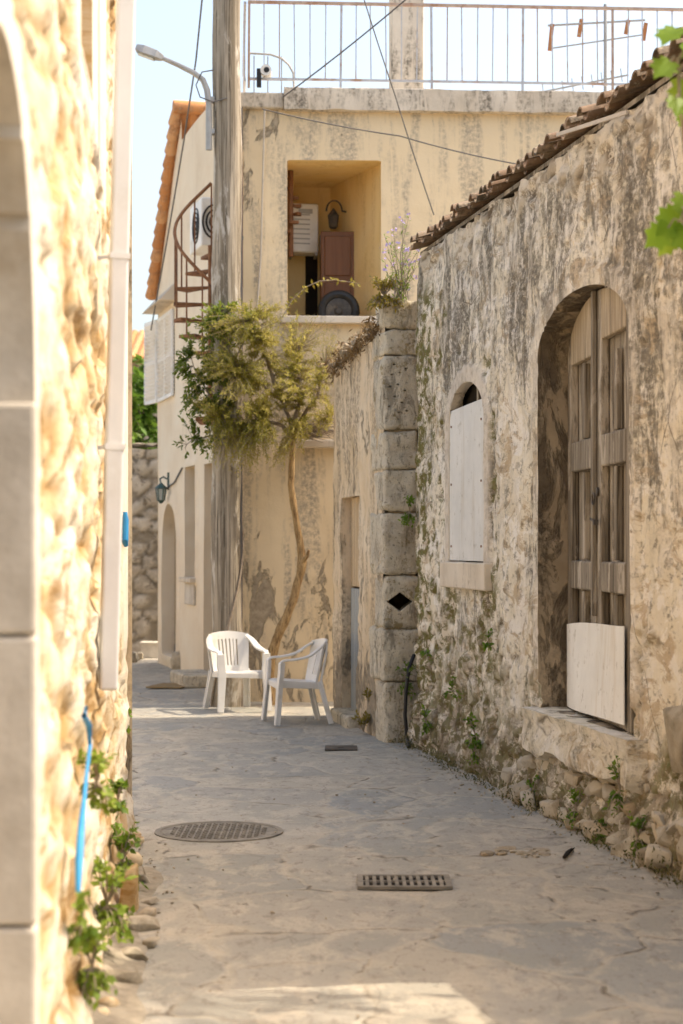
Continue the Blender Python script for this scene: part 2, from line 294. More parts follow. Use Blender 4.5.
# ------------------------------------------------------------------ mesh builder
class MB:
    def __init__(s): s.v = []; s.f = []; s.a = {}
    def _add(s, vs, fs, **at):
        o = len(s.v); s.v += [tuple(v) for v in vs]; s.f += [tuple(i + o for i in f) for f in fs]
        for k, val in at.items():
            l = s.a.setdefault(k, []); l += [0.0] * (o - len(l)); l += [val] * len(vs)
        return s
    def box(s, c, size, rz=0, rx=0, ry=0, **at):
        m = Matrix.Rotation(rz, 3, 'Z') @ Matrix.Rotation(ry, 3, 'Y') @ Matrix.Rotation(rx, 3, 'X'); c = Vector(c)
        hx, hy, hz = size[0] / 2, size[1] / 2, size[2] / 2
        vs = [c + m @ Vector((x, y, z)) for z in (-hz, hz) for x, y in ((-hx, -hy), (hx, -hy), (hx, hy), (-hx, hy))]
        return s._add(vs, [(3, 2, 1, 0), (4, 5, 6, 7), (0, 1, 5, 4), (1, 2, 6, 5), (2, 3, 7, 6), (3, 0, 4, 7)], **at)
    def bar(s, a, b, w, h=None, up=(0, 0, 1), **at):
        a, b = Vector(a), Vector(b); d = (b - a).normalized(); u = Vector(up)
        if abs(d.dot(u)) > .98: u = Vector((0, 1, 0))
        x = d.cross(u).normalized(); y = x.cross(d).normalized(); h = h or w
        vs = [p + x * (i * w / 2) + y * (j * h / 2) for p in (a, b) for i, j in ((-1, -1), (1, -1), (1, 1), (-1, 1))]
        return s._add(vs, [(3, 2, 1, 0), (4, 5, 6, 7), (0, 1, 5, 4), (1, 2, 6, 5), (2, 3, 7, 6), (3, 0, 4, 7)], **at)
    def tube(s, path, r, n=8, caps=True, squash=1, jit=0, **at):
        path = [Vector(p) for p in path]; m = len(path)
        rr = r if isinstance(r, (list, tuple)) else [r] * m
        vs = []; px = None
        for i, p in enumerate(path):
            d = (path[min(i + 1, m - 1)] - path[max(i - 1, 0)]).normalized()
            if px is None: px = d.orthogonal().normalized()
            px = (px - d * px.dot(d)); px = px.normalized() if px.length > 1e-6 else d.orthogonal().normalized()
            py = d.cross(px)
            for k in range(n):
                a = 2 * math.pi * k / n
                q = rr[i] * (1 + (noise.noise(p * 9 + Vector((k * 1.7, 0, 0))) * jit if jit else 0))
                vs.append(p + px * (math.cos(a) * q) + py * (math.sin(a) * q * squash))
        fs = [(i * n + k, i * n + (k + 1) % n, (i + 1) * n + (k + 1) % n, (i + 1) * n + k) for i in range(m - 1) for k in range(n)]
        if caps: fs += [tuple(reversed(range(n))), tuple(range((m - 1) * n, m * n))]
        return s._add(vs, fs, **at)
    def prism(s, poly, ext, **at):
        poly = [Vector(p) for p in poly]; e = Vector(ext); n = len(poly)
        vs = poly + [p + e for p in poly]
        fs = [tuple(range(n))[::-1], tuple(range(n, 2 * n))] + [(i, (i + 1) % n, n + (i + 1) % n, n + i) for i in range(n)]
        return s._add(vs, fs, **at)
    def lathe(s, c, prof, n=24, axis='Z', **at):
        c = Vector(c); vs = []
        for r, z in prof:
            for k in range(n):
                a = 2 * math.pi * k / n; q = Vector((r * math.cos(a), r * math.sin(a), z))
                if axis == 'Y': q = Vector((q.x, q.z, q.y))
                if axis == 'X': q = Vector((q.z, q.x, q.y))
                vs.append(c + q)
        m = len(prof)
        fs = [(i * n + k, i * n + (k + 1) % n, (i + 1) * n + (k + 1) % n, (i + 1) * n + k) for i in range(m - 1) for k in range(n)]
        fs += [tuple(reversed(range(n))), tuple(range((m - 1) * n, m * n))]
        return s._add(vs, fs, **at)
    def quad(s, a, b, c, d, **at): return s._add([a, b, c, d], [(0, 1, 2, 3)], **at)
    def stone(s, c, size, seed=0, sub=2, rough=.22, **at):
        bm = bmesh.new(); bmesh.ops.create_icosphere(bm, subdivisions=sub, radius=1)
        o = Vector((seed * 3.1, seed * 1.7, seed * .9)); vs = []
        rot = Matrix.Rotation(seed * 2.4, 3, 'Z')
        for v in bm.verts:
            p = v.co.copy()
            p = Vector([math.copysign(abs(q) ** .72, q) for q in p])
            p *= 1 + rough * noise.noise(p * 1.1 + o) + rough * .5 * noise.noise(p * 2.7 + o)
            q = Vector((p.x * size[0], p.y * size[1], p.z * size[2]))
            vs.append(Vector(c) + rot @ q)
        fs = [[w.index for w in f.verts] for f in bm.faces]; bm.free()
        return s._add(vs, fs, **at)
    def rock(s, c, size, rz, seed, **at):
        rnd = random.Random(seed); bm = bmesh.new(); m = Matrix.Rotation(rz, 3, 'Z') @ Matrix.Rotation(rnd.uniform(-.3, .3), 3, 'X')
        for i in range(15):
            u = Vector((rnd.gauss(0, 1), rnd.gauss(0, 1), rnd.gauss(0, 1))).normalized() * rnd.uniform(.82, 1.08)
            u = Vector([math.copysign(abs(q) ** .7, q) for q in u]); bm.verts.new(u)
        r = bmesh.ops.convex_hull(bm, input=bm.verts[:]); bmesh.ops.delete(bm, geom=[v for v in bm.verts if not v.link_faces], context='VERTS')
        bmesh.ops.bevel(bm, geom=bm.edges[:], offset=.10, segments=2, affect='EDGES', profile=.6)
        bm.verts.ensure_lookup_table(); bm.verts.index_update(); o = Vector((seed * 1.3, 0, 0))
        vs = []
        for v in bm.verts:
            p = v.co * (1 + .07 * noise.noise(v.co * 2.6 + o)); vs.append(Vector(c) + m @ Vector((p.x * size[0], p.y * size[1], p.z * size[2])))
        fs = [[w.index for w in f.verts] for f in bm.faces]; bm.free()
        return s._add(vs, fs, **at)
    def leaf(s, p, d, n, L, W, tone, fold=.15):
        d = d.normalized(); side = d.cross(n)
        side = side.normalized() if side.length > 1e-5 else d.orthogonal().normalized()
        nn = side.cross(d); o = len(s.v)
        m = p + d * (L * .45) - nn * (fold * W)
        s.v += [tuple(p), tuple(m + side * (W / 2) + nn * (fold * W)), tuple(p + d * L - nn * (L * .12)), tuple(m - side * (W / 2) + nn * (fold * W))]
        s.f.append((o, o + 1, o + 2, o + 3))
        l = s.a.setdefault('tone', []); l += [0.0] * (o - len(l)); l += [tone] * 4
    def mesh(s, name, origin=Vector((0, 0, 0))):
        me = bpy.data.meshes.new(name)
        me.from_pydata([(v[0] - origin[0], v[1] - origin[1], v[2] - origin[2]) for v in s.v], [], s.f)
        for k, l in s.a.items():
            l = l + [0.0] * (len(s.v) - len(l))
            at = me.attributes.new(k, 'FLOAT', 'POINT'); at.data.foreach_set('value', l)
        me.update(); return me

WORLD = {}
def _link(o, parent):
    COL.objects.link(o)
    if parent: o.parent = parent
def smooth(me, ang=35):
    for p in me.polygons: p.use_smooth = True
    me.set_sharp_from_angle(angle=R(ang))
def finish(o, me, mat, sm, bevel, seg=2):
    me.materials.append(mat)
    if sm: smooth(me, sm)
    if bevel:
        b = o.modifiers.new('bevel', 'BEVEL'); b.width = bevel; b.segments = seg; b.limit_method = 'ANGLE'; b.angle_limit = R(40)
        b.harden_normals = False
def thing(name, label, cat, loc, group=None):
    o = bpy.data.objects.new(name, None); _link(o, None); o.location = loc; o.empty_display_size = .1
    o['label'] = label; o['category'] = cat
    if group: o['group'] = group
    WORLD[o.name] = Vector(loc); return o
def part(name, mb, mat, parent, sm=35, bevel=0, label=None, seg=2):
    org = WORLD[parent.name]; me = mb.mesh(name, org); o = bpy.data.objects.new(name, me); _link(o, parent)
    WORLD[o.name] = org; finish(o, me, mat, sm, bevel, seg)
    if label: o['label'] = label
    return o
def solo(name, mb, mat, label, cat, group=None, sm=35, bevel=0, kind=None):
    a = np.array(mb.v); org = Vector(((a[:, 0].min() + a[:, 0].max()) / 2, (a[:, 1].min() + a[:, 1].max()) / 2, a[:, 2].min()))
    me = mb.mesh(name, org); o = bpy.data.objects.new(name, me); _link(o, None); o.location = org
    WORLD[o.name] = org; finish(o, me, mat, sm, bevel)
    if label: o['label'] = label; o['category'] = cat
    if group: o['group'] = group
    if kind: o['kind'] = kind
    return o

# ------------------------------------------------------------------ wall sheets with real openings
def sd_rect(s0, s1, z0, z1):
    def f(s, z):
        dx = max(s0 - s, s - s1); dz = max(z0 - z, z - z1)
        return max(dx, dz) if max(dx, dz) < 0 else math.hypot(max(dx, 0), max(dz, 0))
    return f
def sd_arch(s0, s1, z0, zs, rise):
    c = (s0 + s1) / 2; w = (s1 - s0) / 2
    def f(s, z):
        if z <= zs:
            dx = max(s0 - s, s - s1); dz = z0 - z
            return max(dx, dz) if max(dx, dz) < 0 else math.hypot(max(dx, 0), max(dz, 0))
        x, y = s - c, z - zs; q = math.hypot(x / w, y / rise); g = math.hypot(x / w ** 2, y / rise ** 2)
        return (q - 1) * q / g if g > 1e-3 else -min(w, rise)
    return f
def wall_sheet(o2, t2, out2, L, H, res, zmin, openings, disp, depths):
    """front sheet of a wall and, for every opening, the reveal that runs back into it"""
    ns = max(2, int(L / res)); nz = max(2, int((max(H(0), H(L), H(L / 2)) - zmin) / res))
    o = V2(o2); t = V2(t2).normalized(); out = V2(out2).normalized()
    sd = lambda s, z: min([f(s, z) for f in openings] or [9])
    mb = MB(); SZ = []; names = None; al = {}
    for j in range(nz + 1):
        for i in range(ns + 1):
            s = L * i / ns; z = zmin + (H(s) - zmin) * j / nz
            q = sd(s, z)
            if abs(q) < res * .62:
                e = .002; gx = (sd(s + e, z) - sd(s - e, z)) / (2 * e); gz = (sd(s, z + e) - sd(s, z - e)) / (2 * e); g2 = gx * gx + gz * gz
                if g2 > .05: s -= q * gx / g2; z -= q * gz / g2
            SZ.append((s, z)); off, at = disp(s, z, sd(s, z))
            p = o + t * s + out * off; mb.v.append((p.x, p.y, z))
            for k, val in at.items(): al.setdefault(k, []).append(val)
    mb.a = al; W = ns + 1; edge = {}
    flip = Vector((t.x, t.y, 0)).cross(Vector((0, 0, 1))).dot(out) < 0
    for j in range(nz):
        for i in range(ns):
            q = (j * W + i, j * W + i + 1, (j + 1) * W + i + 1, (j + 1) * W + i)
            cs = sum(SZ[k][0] for k in q) / 4; cz = sum(SZ[k][1] for k in q) / 4
            if sd(cs, cz) < -.0005: continue
            q = q[::-1] if flip else q
            mb.f.append(q)
            for k in range(4):
                e = (q[k], q[(k + 1) % 4]); key = tuple(sorted(e)); edge.setdefault(key, []).append(e)
    revs = []
    for f, dp in zip(openings, depths):
        rb = MB(); idx = {}
        def vid(k):
            if k not in idx:
                p = Vector(mb.v[k]); s, z = SZ[k]; dd = dp(s) if callable(dp) else dp
                base = o + t * s; m = 4
                rows = []
                for q in range(m + 1):
                    u = q / m; pp = p.lerp(Vector((base.x, base.y, z)) - out * dd, u)
                    if 0 < q < m:
                        w = noise.noise_vector(pp * 5) * .012; pp = pp + w
                    rb.v.append(tuple(pp)); rows.append(len(rb.v) - 1)
                idx[k] = rows
            return idx[k]
        for key, es in edge.items():
            if len(es) == 1 and all(abs(f(*SZ[k])) < res * .7 for k in key):
                a, b = es[0]; A = vid(a); B = vid(b)
                for q in range(4): rb.f.append((B[q], A[q], A[q + 1], B[q + 1]))
        revs.append(rb)
    return mb, revs
def vor(p):
    d, pts = noise.voronoi(p); c = pts[0]
    return d[0], d[1] - d[0], (math.sin(c.x * 12.99 + c.y * 78.2 + c.z * 37.7) * 43758.5) % 1.0
def sstep(x, a, b):
    t = min(1, max(0, (x - a) / (b - a))); return t * t * (3 - 2 * t)

# ================================================================== CAMERA, SKY, SUN
cam = bpy.data.cameras.new('Camera'); co = bpy.data.objects.new('Camera', cam); COL.objects.link(co)
co.location = (0, 0, EYE); co.rotation_euler = (R(90), 0, 0)
cam.sensor_fit = 'VERTICAL'; cam.sensor_height = 36; cam.lens = F / 1024 * 36
cam.shift_y = (HY - 512) / 1024; cam.clip_end = 2000; cam.clip_start = .05
cam.dof.use_dof = True; cam.dof.focus_distance = 12.8; cam.dof.aperture_fstop = 2.5
scene.camera = co
EL, AZ = R(55), R(90 - 8.5)            # sun to the right, a little ahead of the camera
w = bpy.data.worlds.new('World'); scene.world = w; w.use_nodes = True
nt = w.node_tree; bg = nt.nodes['Background']; sky = nt.nodes.new('ShaderNodeTexSky')
sky.sky_type = 'NISHITA'; sky.sun_disc = False; sky.sun_elevation = EL; sky.sun_rotation = AZ
sky.air_density = 1.0; sky.dust_density = 5.0; sky.ozone_density = 2.0; sky.altitude = 20
tint = nt.nodes.new('ShaderNodeMix'); tint.data_type = 'RGBA'; tint.blend_type = 'MULTIPLY'; tint.inputs[0].default_value = 1
tint.inputs[7].default_value = (1.06, .985, .865, 1)     # warm tint over the sky colour, keeps the shade less blue
nt.links.new(sky.outputs[0], tint.inputs[6]); nt.links.new(tint.outputs[2], bg.inputs[0]); bg.inputs[1].default_value = .15
sl = bpy.data.lights.new('Sun', 'SUN'); so = bpy.data.objects.new('Sun', sl); COL.objects.link(so)
sl.energy = 1.8; sl.angle = R(.55); sl.color = (1, .87, .69)
sdir = Vector((math.cos(EL) * math.sin(AZ), math.cos(EL) * math.cos(AZ), math.sin(EL)))
so.rotation_euler = sdir.to_track_quat('Z', 'Y').to_euler(); so.location = (6, 10, 20)
vs = scene.view_settings; vs.view_transform = 'Standard'; vs.look = 'None'; vs.gamma = 1; vs.use_curve_mapping = False
vs.exposure = 1.5
scene.cycles.max_bounces = 10; scene.cycles.diffuse_bounces = 6

# ================================================================== GROUND
def ground():
    def axis(a, b, st, far):
        n = int((b - a) / st); l = [a + (b - a) * i / n for i in range(n + 1)]
        return sorted([-f for f in far if -f < a - .5] + l + [f for f in far if f > b + .5])
    xs = axis(-3.6, 3.4, .06, [6, 12, 30, 90, 400]); ys = axis(2.5, 28, .06, [34, 60, 150, 500])
    ys = [-400, -100, -20, -5] + ys
    mb = MB(); W = len(xs)
    for y in ys:
        for x in xs:
            z = 0
            if -3.7 < x < 3.5 and 2 < y < 29:
                p = Vector((x, y, 0)); z = .012 * fbm(p * .9, 4) + .005 * fbm(p * 4, 3)
                d0, e, c = vor(Vector((x * 1.35, y * 1.1, 3)) + .25 * noise.noise_vector(p * 1.5))
                z += .006 * (c - .5) - .003 * (1 - sstep(e, 0, .07))
            mb.v.append((x, y, z))
    for j in range(len(ys) - 1):
        for i in range(W - 1):
            k = j * W + i; mb.f.append((k, k + 1, k + W + 1, k + W))
    o = solo('street', mb, M['ground'], None, None, kind='structure', sm=60)
    return o
ground()
def gz(x, y): return 0.0

# ================================================================== RIGHT-HAND OLD HOUSE
RW0 = Vector((.641, 15.3, 0)); RT = Vector((.18, -.9837, 0)).normalized(); RO = Vector((-.9837, -.18, 0)).normalized()
def rw(s, z, out=0): p = RW0 + RT * s + RO * out; return Vector((p.x, p.y, z))
RL = 8.15; EAVE = 4.1
DS0, DS1, DZ0, DZS, DRISE = 3.63, 5.40, .64, 2.90, .35
WS0, WS1, WZ0, WZS, WRISE = 1.22, 2.28, 1.57, 2.62, .31
def right_disp(s, z, sd):
    p = Vector((s, z, 0)); off = .03 * fbm(p * .8, 3) + .010 * fbm(p * 4.5, 4)
    d0, e, c = vor(Vector((s * 2.3, z * 6.2, 1.3)) + .6 * noise.noise_vector(p * 3.5) + .2 * noise.noise_vector(p * 11))
    n = fbm(p * 1.5 + Vector((5, 5, 0)), 5); n2 = fbm(p * 5.5 + Vector((1, 7, 0)), 4)
    lim = 1.25 if s < 2.6 else 1.25 - .45 * sstep(s, 2.6, 3.4)
    bare = sstep(n * .6 + n2 * .75 + (lim - z) * .6 - .12, .0, .16)
    bare = max(bare, sstep(n * .5 + n2 * .5 - (EAVE - z) * 1.1, -.22, -.05) * .9)
    if s < .55: bare = max(bare, sstep(n2 * .9 + .35 - s, .1, .4) * (.55 if z < 3.4 else .2))
    if s > 6.2: bare = max(bare, sstep(n2 + (2.0 - z) * .5, .55, .8))
    near = sstep(sd, .0, .14) if sd < .2 else 1
    bare *= near
    mort = 1 - sstep(e, .04, .22)
    off += bare * (-.022 + .022 * (1 - mort) * (.4 + c) + .02 * (c - .5) + .028 * n2)
    off -= .015 * sstep(n2 + .4 * n, .45, .6) * (1 - bare)
    off += .06 * sstep(.5 - z, 0, .4) * near
    moss = sstep(n2 * .9 + .85 - s * 1.0, .1, .4) * sstep(4 - z, 0, .3) * .95
    moss = max(moss, sstep(1.15 - z + n * .6, .1, .8) * .8)
    if s < 2.6: moss = max(moss, .85 * sstep(n2 + .5 * n + (1.5 - z) * .25, .05, .35))
    for a, b in ((WS0 - .1, WZ0), (WS1 + .05, WZ0)):
        moss = max(moss, .9 * sstep(.3 - abs(s - a - .12), 0, .25) * sstep(.25 - abs(z - b + .28), 0, .2))
    if s > 3.2 and -.03 <= sd < .12 and z > .8: off = off * .3 + .016; bare = 0; moss *= .3; return off, dict(bare=0, cell=c, mort=mort, moss=moss, damp=0, band=.45 * sstep(n2 + .2, -.2, .3))
    band = 1.0 if (z < 3.1 and s < 3 and -.03 <= sd < .13) else 0
    damp = sstep(.7 - z + .3 * n2, 0, .5) * .55
    if band: off = .022 + .004 * n2; bare = moss = damp = 0
    return off, dict(bare=bare, cell=c, mort=mort, moss=moss, damp=damp, band=band)
def right_house():
    root = thing('old_house', 'long single storey house with streaked peeling plaster, arched wooden door and tiled eave', 'house', rw(4, 0, -2.5))
    top = lambda s: EAVE + .04 + .05 * noise.noise(Vector((s * 1.9, 3, 0))) + .035 * noise.noise(Vector((s * 6, 8, 0)))
    dp = lambda s: .216 + (.03 - .216) * (s - DS0) / (DS1 - DS0)
    mb, revs = wall_sheet(RW0, RT, RO, RL, top, .026, -.15, [sd_arch(DS0, DS1, DZ0, DZS, DRISE), sd_arch(WS0, WS1, WZ0, WZS, WRISE)], right_disp, [dp, .06])
    wall = part('wall', mb, M['right'], root, 50)
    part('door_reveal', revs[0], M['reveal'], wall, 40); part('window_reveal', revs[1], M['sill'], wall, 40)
    sh = MB(); D = -5.0
    a, b = rw(-.3, 0, -.32), rw(RL, 0, 0); c, d = rw(RL, 0, D), rw(-.3, 0, D)
    def vq(p, q, z0, z1, zz1=None):
        sh.quad((p.x, p.y, z0), (q.x, q.y, z0), (q.x, q.y, zz1 or z1), (p.x, p.y, z1))
    vq(b, c, -.1, EAVE, EAVE + 1.6); vq(c, d, -.1, EAVE + 1.6); vq(d, a, -.1, EAVE + 1.6, EAVE); vq(a, rw(0, 0, -.02), -.1, EAVE)
    part('rear_walls', sh, M['wing'], root)
    # roof deck with barrel tiles; the eave courses are ragged
    sl_ = R(18)
    deck = MB(); up = lambda s, q, dz=0: rw(s, EAVE + .05 + dz + math.tan(sl_) * (q), -q)
    deck.prism([up(.0, .03), up(RL, .03), up(RL, 5.1), up(.0, 5.1)], (0, 0, .03))
    tl = MB(); pitch = .165; n = int((RL + .05) / pitch)
    for i in range(n):
        s0 = .03 + i * pitch
        for cov in (0, 1):
            s = s0 + cov * pitch / 2; rr = .058 if cov else .062
            q = -.07 + random.uniform(-.05, .05) + (.03 if not cov else 0)
            if random.random() < .12: q += .14
            for k in range(5):
                L = .46 if k < 3 else 1.3; tone = random.random(); jj = random.uniform(-.012, .012); tilt = random.uniform(-.014, .014)
                vs_, fs_ = [], []
                for e in (0, 1):
                    for m in range(9):
                        an = math.pi * m / 8; r1 = rr * (1 - .18 * (e if cov else 1 - e))
                        ss = s + jj + math.cos(an) * r1; zz = math.sin(an) * r1 * (.8 if cov else -.8)
                        for th in (0, .014):
                            ss2 = s + jj + math.cos(an) * (r1 - th); zz2 = math.sin(an) * (r1 - th) * (.8 if cov else -.8)
                            vs_.append(up(ss2, q + e * L, zz2 + (.095 if cov else .085) + .008 * (5 - k) * .5 + tilt - .02 * e))
                for m in range(8):
                    a0 = m * 2; b0 = 18 + m * 2
                    fs_ += [(a0, a0 + 2, b0 + 2, b0), (a0 + 1, b0 + 1, b0 + 3, a0 + 3), (a0, a0 + 1, a0 + 3, a0 + 2), (b0, b0 + 2, b0 + 3, b0 + 1)]
                tl._add(vs_, fs_, tone=tone); q += L - .09
    roof = part('roof', tl, M['tile_old'], root, 60); part('roof_deck', deck, M['door'], roof)
    lath = MB(); lath.bar(rw(4.3, 4.22, .09), rw(5.6, 4.05, .10), .014, .022); part('eave_batten', lath, M['wirepale'], root)
    # ---------------- door leaves (closed, slightly askew in the deep reveal)
    A = Vector((1.5065, 11.77, 0)); B = Vector((1.64, 10.02, 0)); dt = (B - A).normalized(); do = Vector((dt.y, -dt.x, 0))
    if do.x > 0: do = -do
    DL = (B - A).length
    def dq(s, z, o=0): p = A + dt * s + do * o; return Vector((p.x, p.y, z))
    def arch(s):
        x = max(-1, min(1, (s - DL / 2) / (DL / 2))); return DZS + DRISE * math.sqrt(max(0, 1 - x * x))
    back = MB(); back.prism([dq(-.1, DZ0, -.10), dq(DL + .1, DZ0, -.10), dq(DL + .1, 3.4, -.10), dq(-.1, 3.4, -.10)], do * -.02)
    part('gap_shade', back, M['dark'], root)  # near-black sheet painted for the shade behind the door's gaps
    for k in (0, 1):
        s0 = .005 if k == 0 else DL / 2 + .012; s1 = DL / 2 - .012 if k == 0 else DL - .005; sw = .115
        def strip(a, b, z0, z1, o, th, top=None):
            pts = [dq(a, z0, o), dq(b, z0, o)]
            if top: pts += [dq(b + (a - b) * i / 6, min(z1 or 9, top(b + (a - b) * i / 6)), o) for i in range(7)]
            else: pts += [dq(b, z1, o), dq(a, z1, o)]
            return MB().prism(pts, do * th)
        cap = lambda s: arch(s) - .012
        bd = MB(); nb = 5
        for i in range(nb):
            a = s0 + sw * .6 + (s1 - s0 - sw * 1.2) * i / nb; b = a + (s1 - s0 - sw * 1.2) / nb - .006
            m_ = strip(a, b, DZ0 + .02, None, -.05 + random.uniform(-.004, .004), .028, cap); bd._add(m_.v, m_.f)
        leaf = part('door', bd, M['door'], root, 0, .004, 'weathered grey wooden door leaf with long vertical boards')
        for a, b in ((s0, s0 + sw), (s1 - sw, s1)):
            part('stile', strip(a, b, DZ0 + .01, None, -.02, .05, cap), M['door'], leaf, 0, .008)
        for z0, z1 in ((DZ0 + .015, DZ0 + .28), (1.42, 1.60), (2.17, 2.36)):
            part('rail', strip(s0 + sw + .002, s1 - sw - .002, z0, z1, -.018, .052), M['door'], leaf, 0, .012)
        part('top_panel', strip(s0 + sw + .002, s1 - sw - .002, 2.86 if k == 0 else 2.93, None, -.016, .048, cap), M['doortop'], leaf, 0, .01, 'paler tan board filling the arch above the panels')
        mid = (s0 + s1) / 2
        for z0, z1 in ((DZ0 + .29, 1.41), (1.61, 2.16), (2.37, 2.84)):
            part('panel_moulding', strip(mid - .035, mid + .035, z0, z1, -.022, .04), M['door'], leaf, 0, .008)
        if k == 1:
            part('astragal', strip(s0 - .045, s0 + .012, 1.27, None, .03, .03, cap), M['door'], leaf, 0, .008)
            hb = MB(); hb.lathe(dq(s0 + .05, 2.02, .045), [(.028, 0), (.028, .012), (.012, .018)], 12, 'X')
            ring = [dq(s0 + .05 + .03 * math.cos(t), 1.98 + .035 * math.sin(t), .065) for t in np.linspace(0, 2 * math.pi, 14)]
            hb.tube(ring, .006, 6, False); part('handle', hb, M['iron'], leaf)
            lk = MB(); lk.bar(dq(s0 - .06, 1.86, .055), dq(s0 + .09, 1.84, .06), .014); lk.box(dq(s0 + .1, 1.835, .06), (.03, .03, .03)); part('latch', lk, M['iron'], leaf)
    # ---------------- door sill
    sb = MB(); n = 26
    for j in range(9):
        for i in range(n + 1):
            s = 3.42 + 2.25 * i / n; u = j / 8; p = Vector((s * 3, u * 3, 2))
            if u < .5: z = .29 + .35 * u * 2; o = .10
            else: z = .64; o = .10 - (u - .5) * 2 * .34
            nz = fbm(p * 1.2, 4)
            if u < .5: o += .035 * nz - (.03 if .35 < u else 0)
            if j == 0 or i in (0, n): o = min(o, -.12)
            if u < .35: z += .05 * fbm(Vector((s * 2, 7, 0)), 3)
            sb.v.append(tuple(rw(s, z + .012 * nz, o)))
    for j in range(8):
        for i in range(n):
            k = j * (n + 1) + i; sb.f.append((k, k + 1, k + n + 2, k + n + 1))
    sb.a = dict(bare=[0.15] * len(sb.v), cell=[.5] * len(sb.v), moss=[.12] * len(sb.v))
    part('door_sill', sb, M['right'], root, 60)
    # ---------------- boarded window
    wl = MB(); wl.prism([rw(WS0 - .05, WZ0 - .02, -.105), rw(WS1 + .05, WZ0 - .02, -.105), rw(WS1 + .05, 3.0, -.105), rw(WS0 - .05, 3.0, -.105)], RO * -.02)
    part('void_shade', wl, M['dark'], root)  # near-black sheet in place of the unlit space behind the board
    wf = part('window', MB().prism([rw(WS0 - .005, WZ0 + .01, -.012), rw(WS1 - .03, WZ0 + .01, -.012), rw(WS1 - .03, WZS + .15, -.012), rw(WS0 - .005, WZS + .125, -.012)], RO * .026), M['winboard'], root, 0, .004, 'pale grey board closing the arched window')
    for sx in (WS0 + .06, WS1 - .09):
        for zz in (WZ0 + .12, WZ0 + .6, WZ0 + 1.05):
            nb_ = MB(); nb_.tube([rw(sx, zz, .012), rw(sx, zz, .02)], .009, 8); part('nail_head', nb_, M['rust'], wf)
    fm = MB()
    for s in (WS0 + .015, WS1 - .02): fm.bar(rw(s, WZ0, -.085), rw(s, WZS + .1, -.085), .045, .04, RO)
    fm.bar(rw((WS0 + WS1) / 2, WZS - .1, -.085), rw((WS0 + WS1) / 2, WZS + .29, -.085), .05, .03, RO)
    fm.bar(rw(WS0, WZS + .10, -.09), rw(WS1, WZS + .10, -.09), .03, .05)
    part('frame', fm, M['door'], wf, 0, .004)
    ws = MB(); ws.box((0, 0, 0), (WS1 - WS0 + .3, .09, .20)); m_ = Matrix.Rotation(math.atan2(RT.y, RT.x), 3, 'Z')
    c = rw((WS0 + WS1) / 2, WZ0 - .1, .015); ws.v = [tuple(c + m_ @ Vector(v)) for v in ws.v]
    part('sill', ws, M['sill'], wf, 0, .012)
    # ---------------- rubble footing below the door and along the street
    rb = MB(); k = 0; RA = math.atan2(RT.y, RT.x)
    for row in range(5):
        s = 3.05 + random.uniform(0, .2)
        while s < RL - .1:
            sz = random.uniform(.05, .105) * (1.3 if row < 1 else 1); zc = .05 + row * .105 + random.uniform(-.03, .03)
            if s > 6.0: sz *= 1.25
            lim = .40 if s > 3.9 else .2 + .25 * (s - 3.05)
            if 5.75 < s < RL: lim = .36
            if zc < lim:
                rb.rock(rw(s, zc, .022 - row * .010 + random.uniform(-.02, .02) + (.03 if row == 0 else 0)), (sz * 1.25, sz * .8, sz * random.uniform(.55, .85)), RA + random.uniform(-.3, .3), k, cell=random.random(), mort=0.0)
            k += 1; s += sz * random.uniform(1.7, 2.3)
    for s, z, a, b in ((6.15, .70, .2, .2), (6.75, .66, .25, .22), (7.5, .7, .3, .25), (6.62, .25, .34, .24)):
        rb.rock(rw(s, z, .01), (a, .11, b), RA, k + 3, cell=random.random()); k += 1
    part('footing_stones', rb, M['rubble'], root, 50)
right_house()

# white sheet propped in the doorway
def propped_sheet():
    A = Vector((1.5065, 11.77, 0)); B = Vector((1.64, 10.02, 0)); dt = (B - A).normalized(); do = Vector((dt.y, -dt.x, 0)); do = -do if do.x > 0 else do
    mb = MB(); nu, nv = 24, 10; L = 1.62
    for side in (0, .012):
        for j in range(nv + 1):
            for i in range(nu + 1):
                u, v = i / nu, j / nv
                o = .040 + .030 * math.sin(u * math.pi) * (1 - v) + .012 * math.sin(u * math.pi * 2.2) + side * .5
                s = .06 + L * u; z = .655 + .035 * u * (1 - v) + .53 * v + .07 * u * v + .01 * math.sin(u * 5) * v
                p = A + dt * s + do * o; mb.v.append((p.x, p.y, z))
    N = (nu + 1) * (nv + 1); W = nu + 1
    for j in range(nv):
        for i in range(nu):
            k = j * W + i; mb.f += [(k, k + 1, k + W + 1, k + W), (N + k + W, N + k + W + 1, N + k + 1, N + k)]
    ring = [i for i in range(nu + 1)] + [j * W + nu for j in range(1, nv + 1)] + [nv * W + i for i in range(nu - 1, -1, -1)] + [j * W for j in range(nv - 1, 0, -1)]
    for a, b in zip(ring, ring[1:] + ring[:1]): mb.f.append((b, a, N + a, N + b))
    solo('white_sheet', mb, M['board'], 'bowed white sheet propped against the foot of the arched wooden door', 'panel')
propped_sheet()

# low garden wall that carries on towards the camera beyond the house
def garden_wall():
    mb = MB(); a = rw(RL - .12, 0, -.06); b = rw(RL + 9, 0, -.06)
    mb.prism([(a.x, a.y, -.1), (b.x, b.y, -.1), (b.x, b.y, 2.35), (a.x, a.y, 2.55)], RO * -.4)
    solo('garden_wall', mb, M['wing'], 'low plastered garden wall continuing from the near end of the old house', 'wall', bevel=.03)
garden_wall()

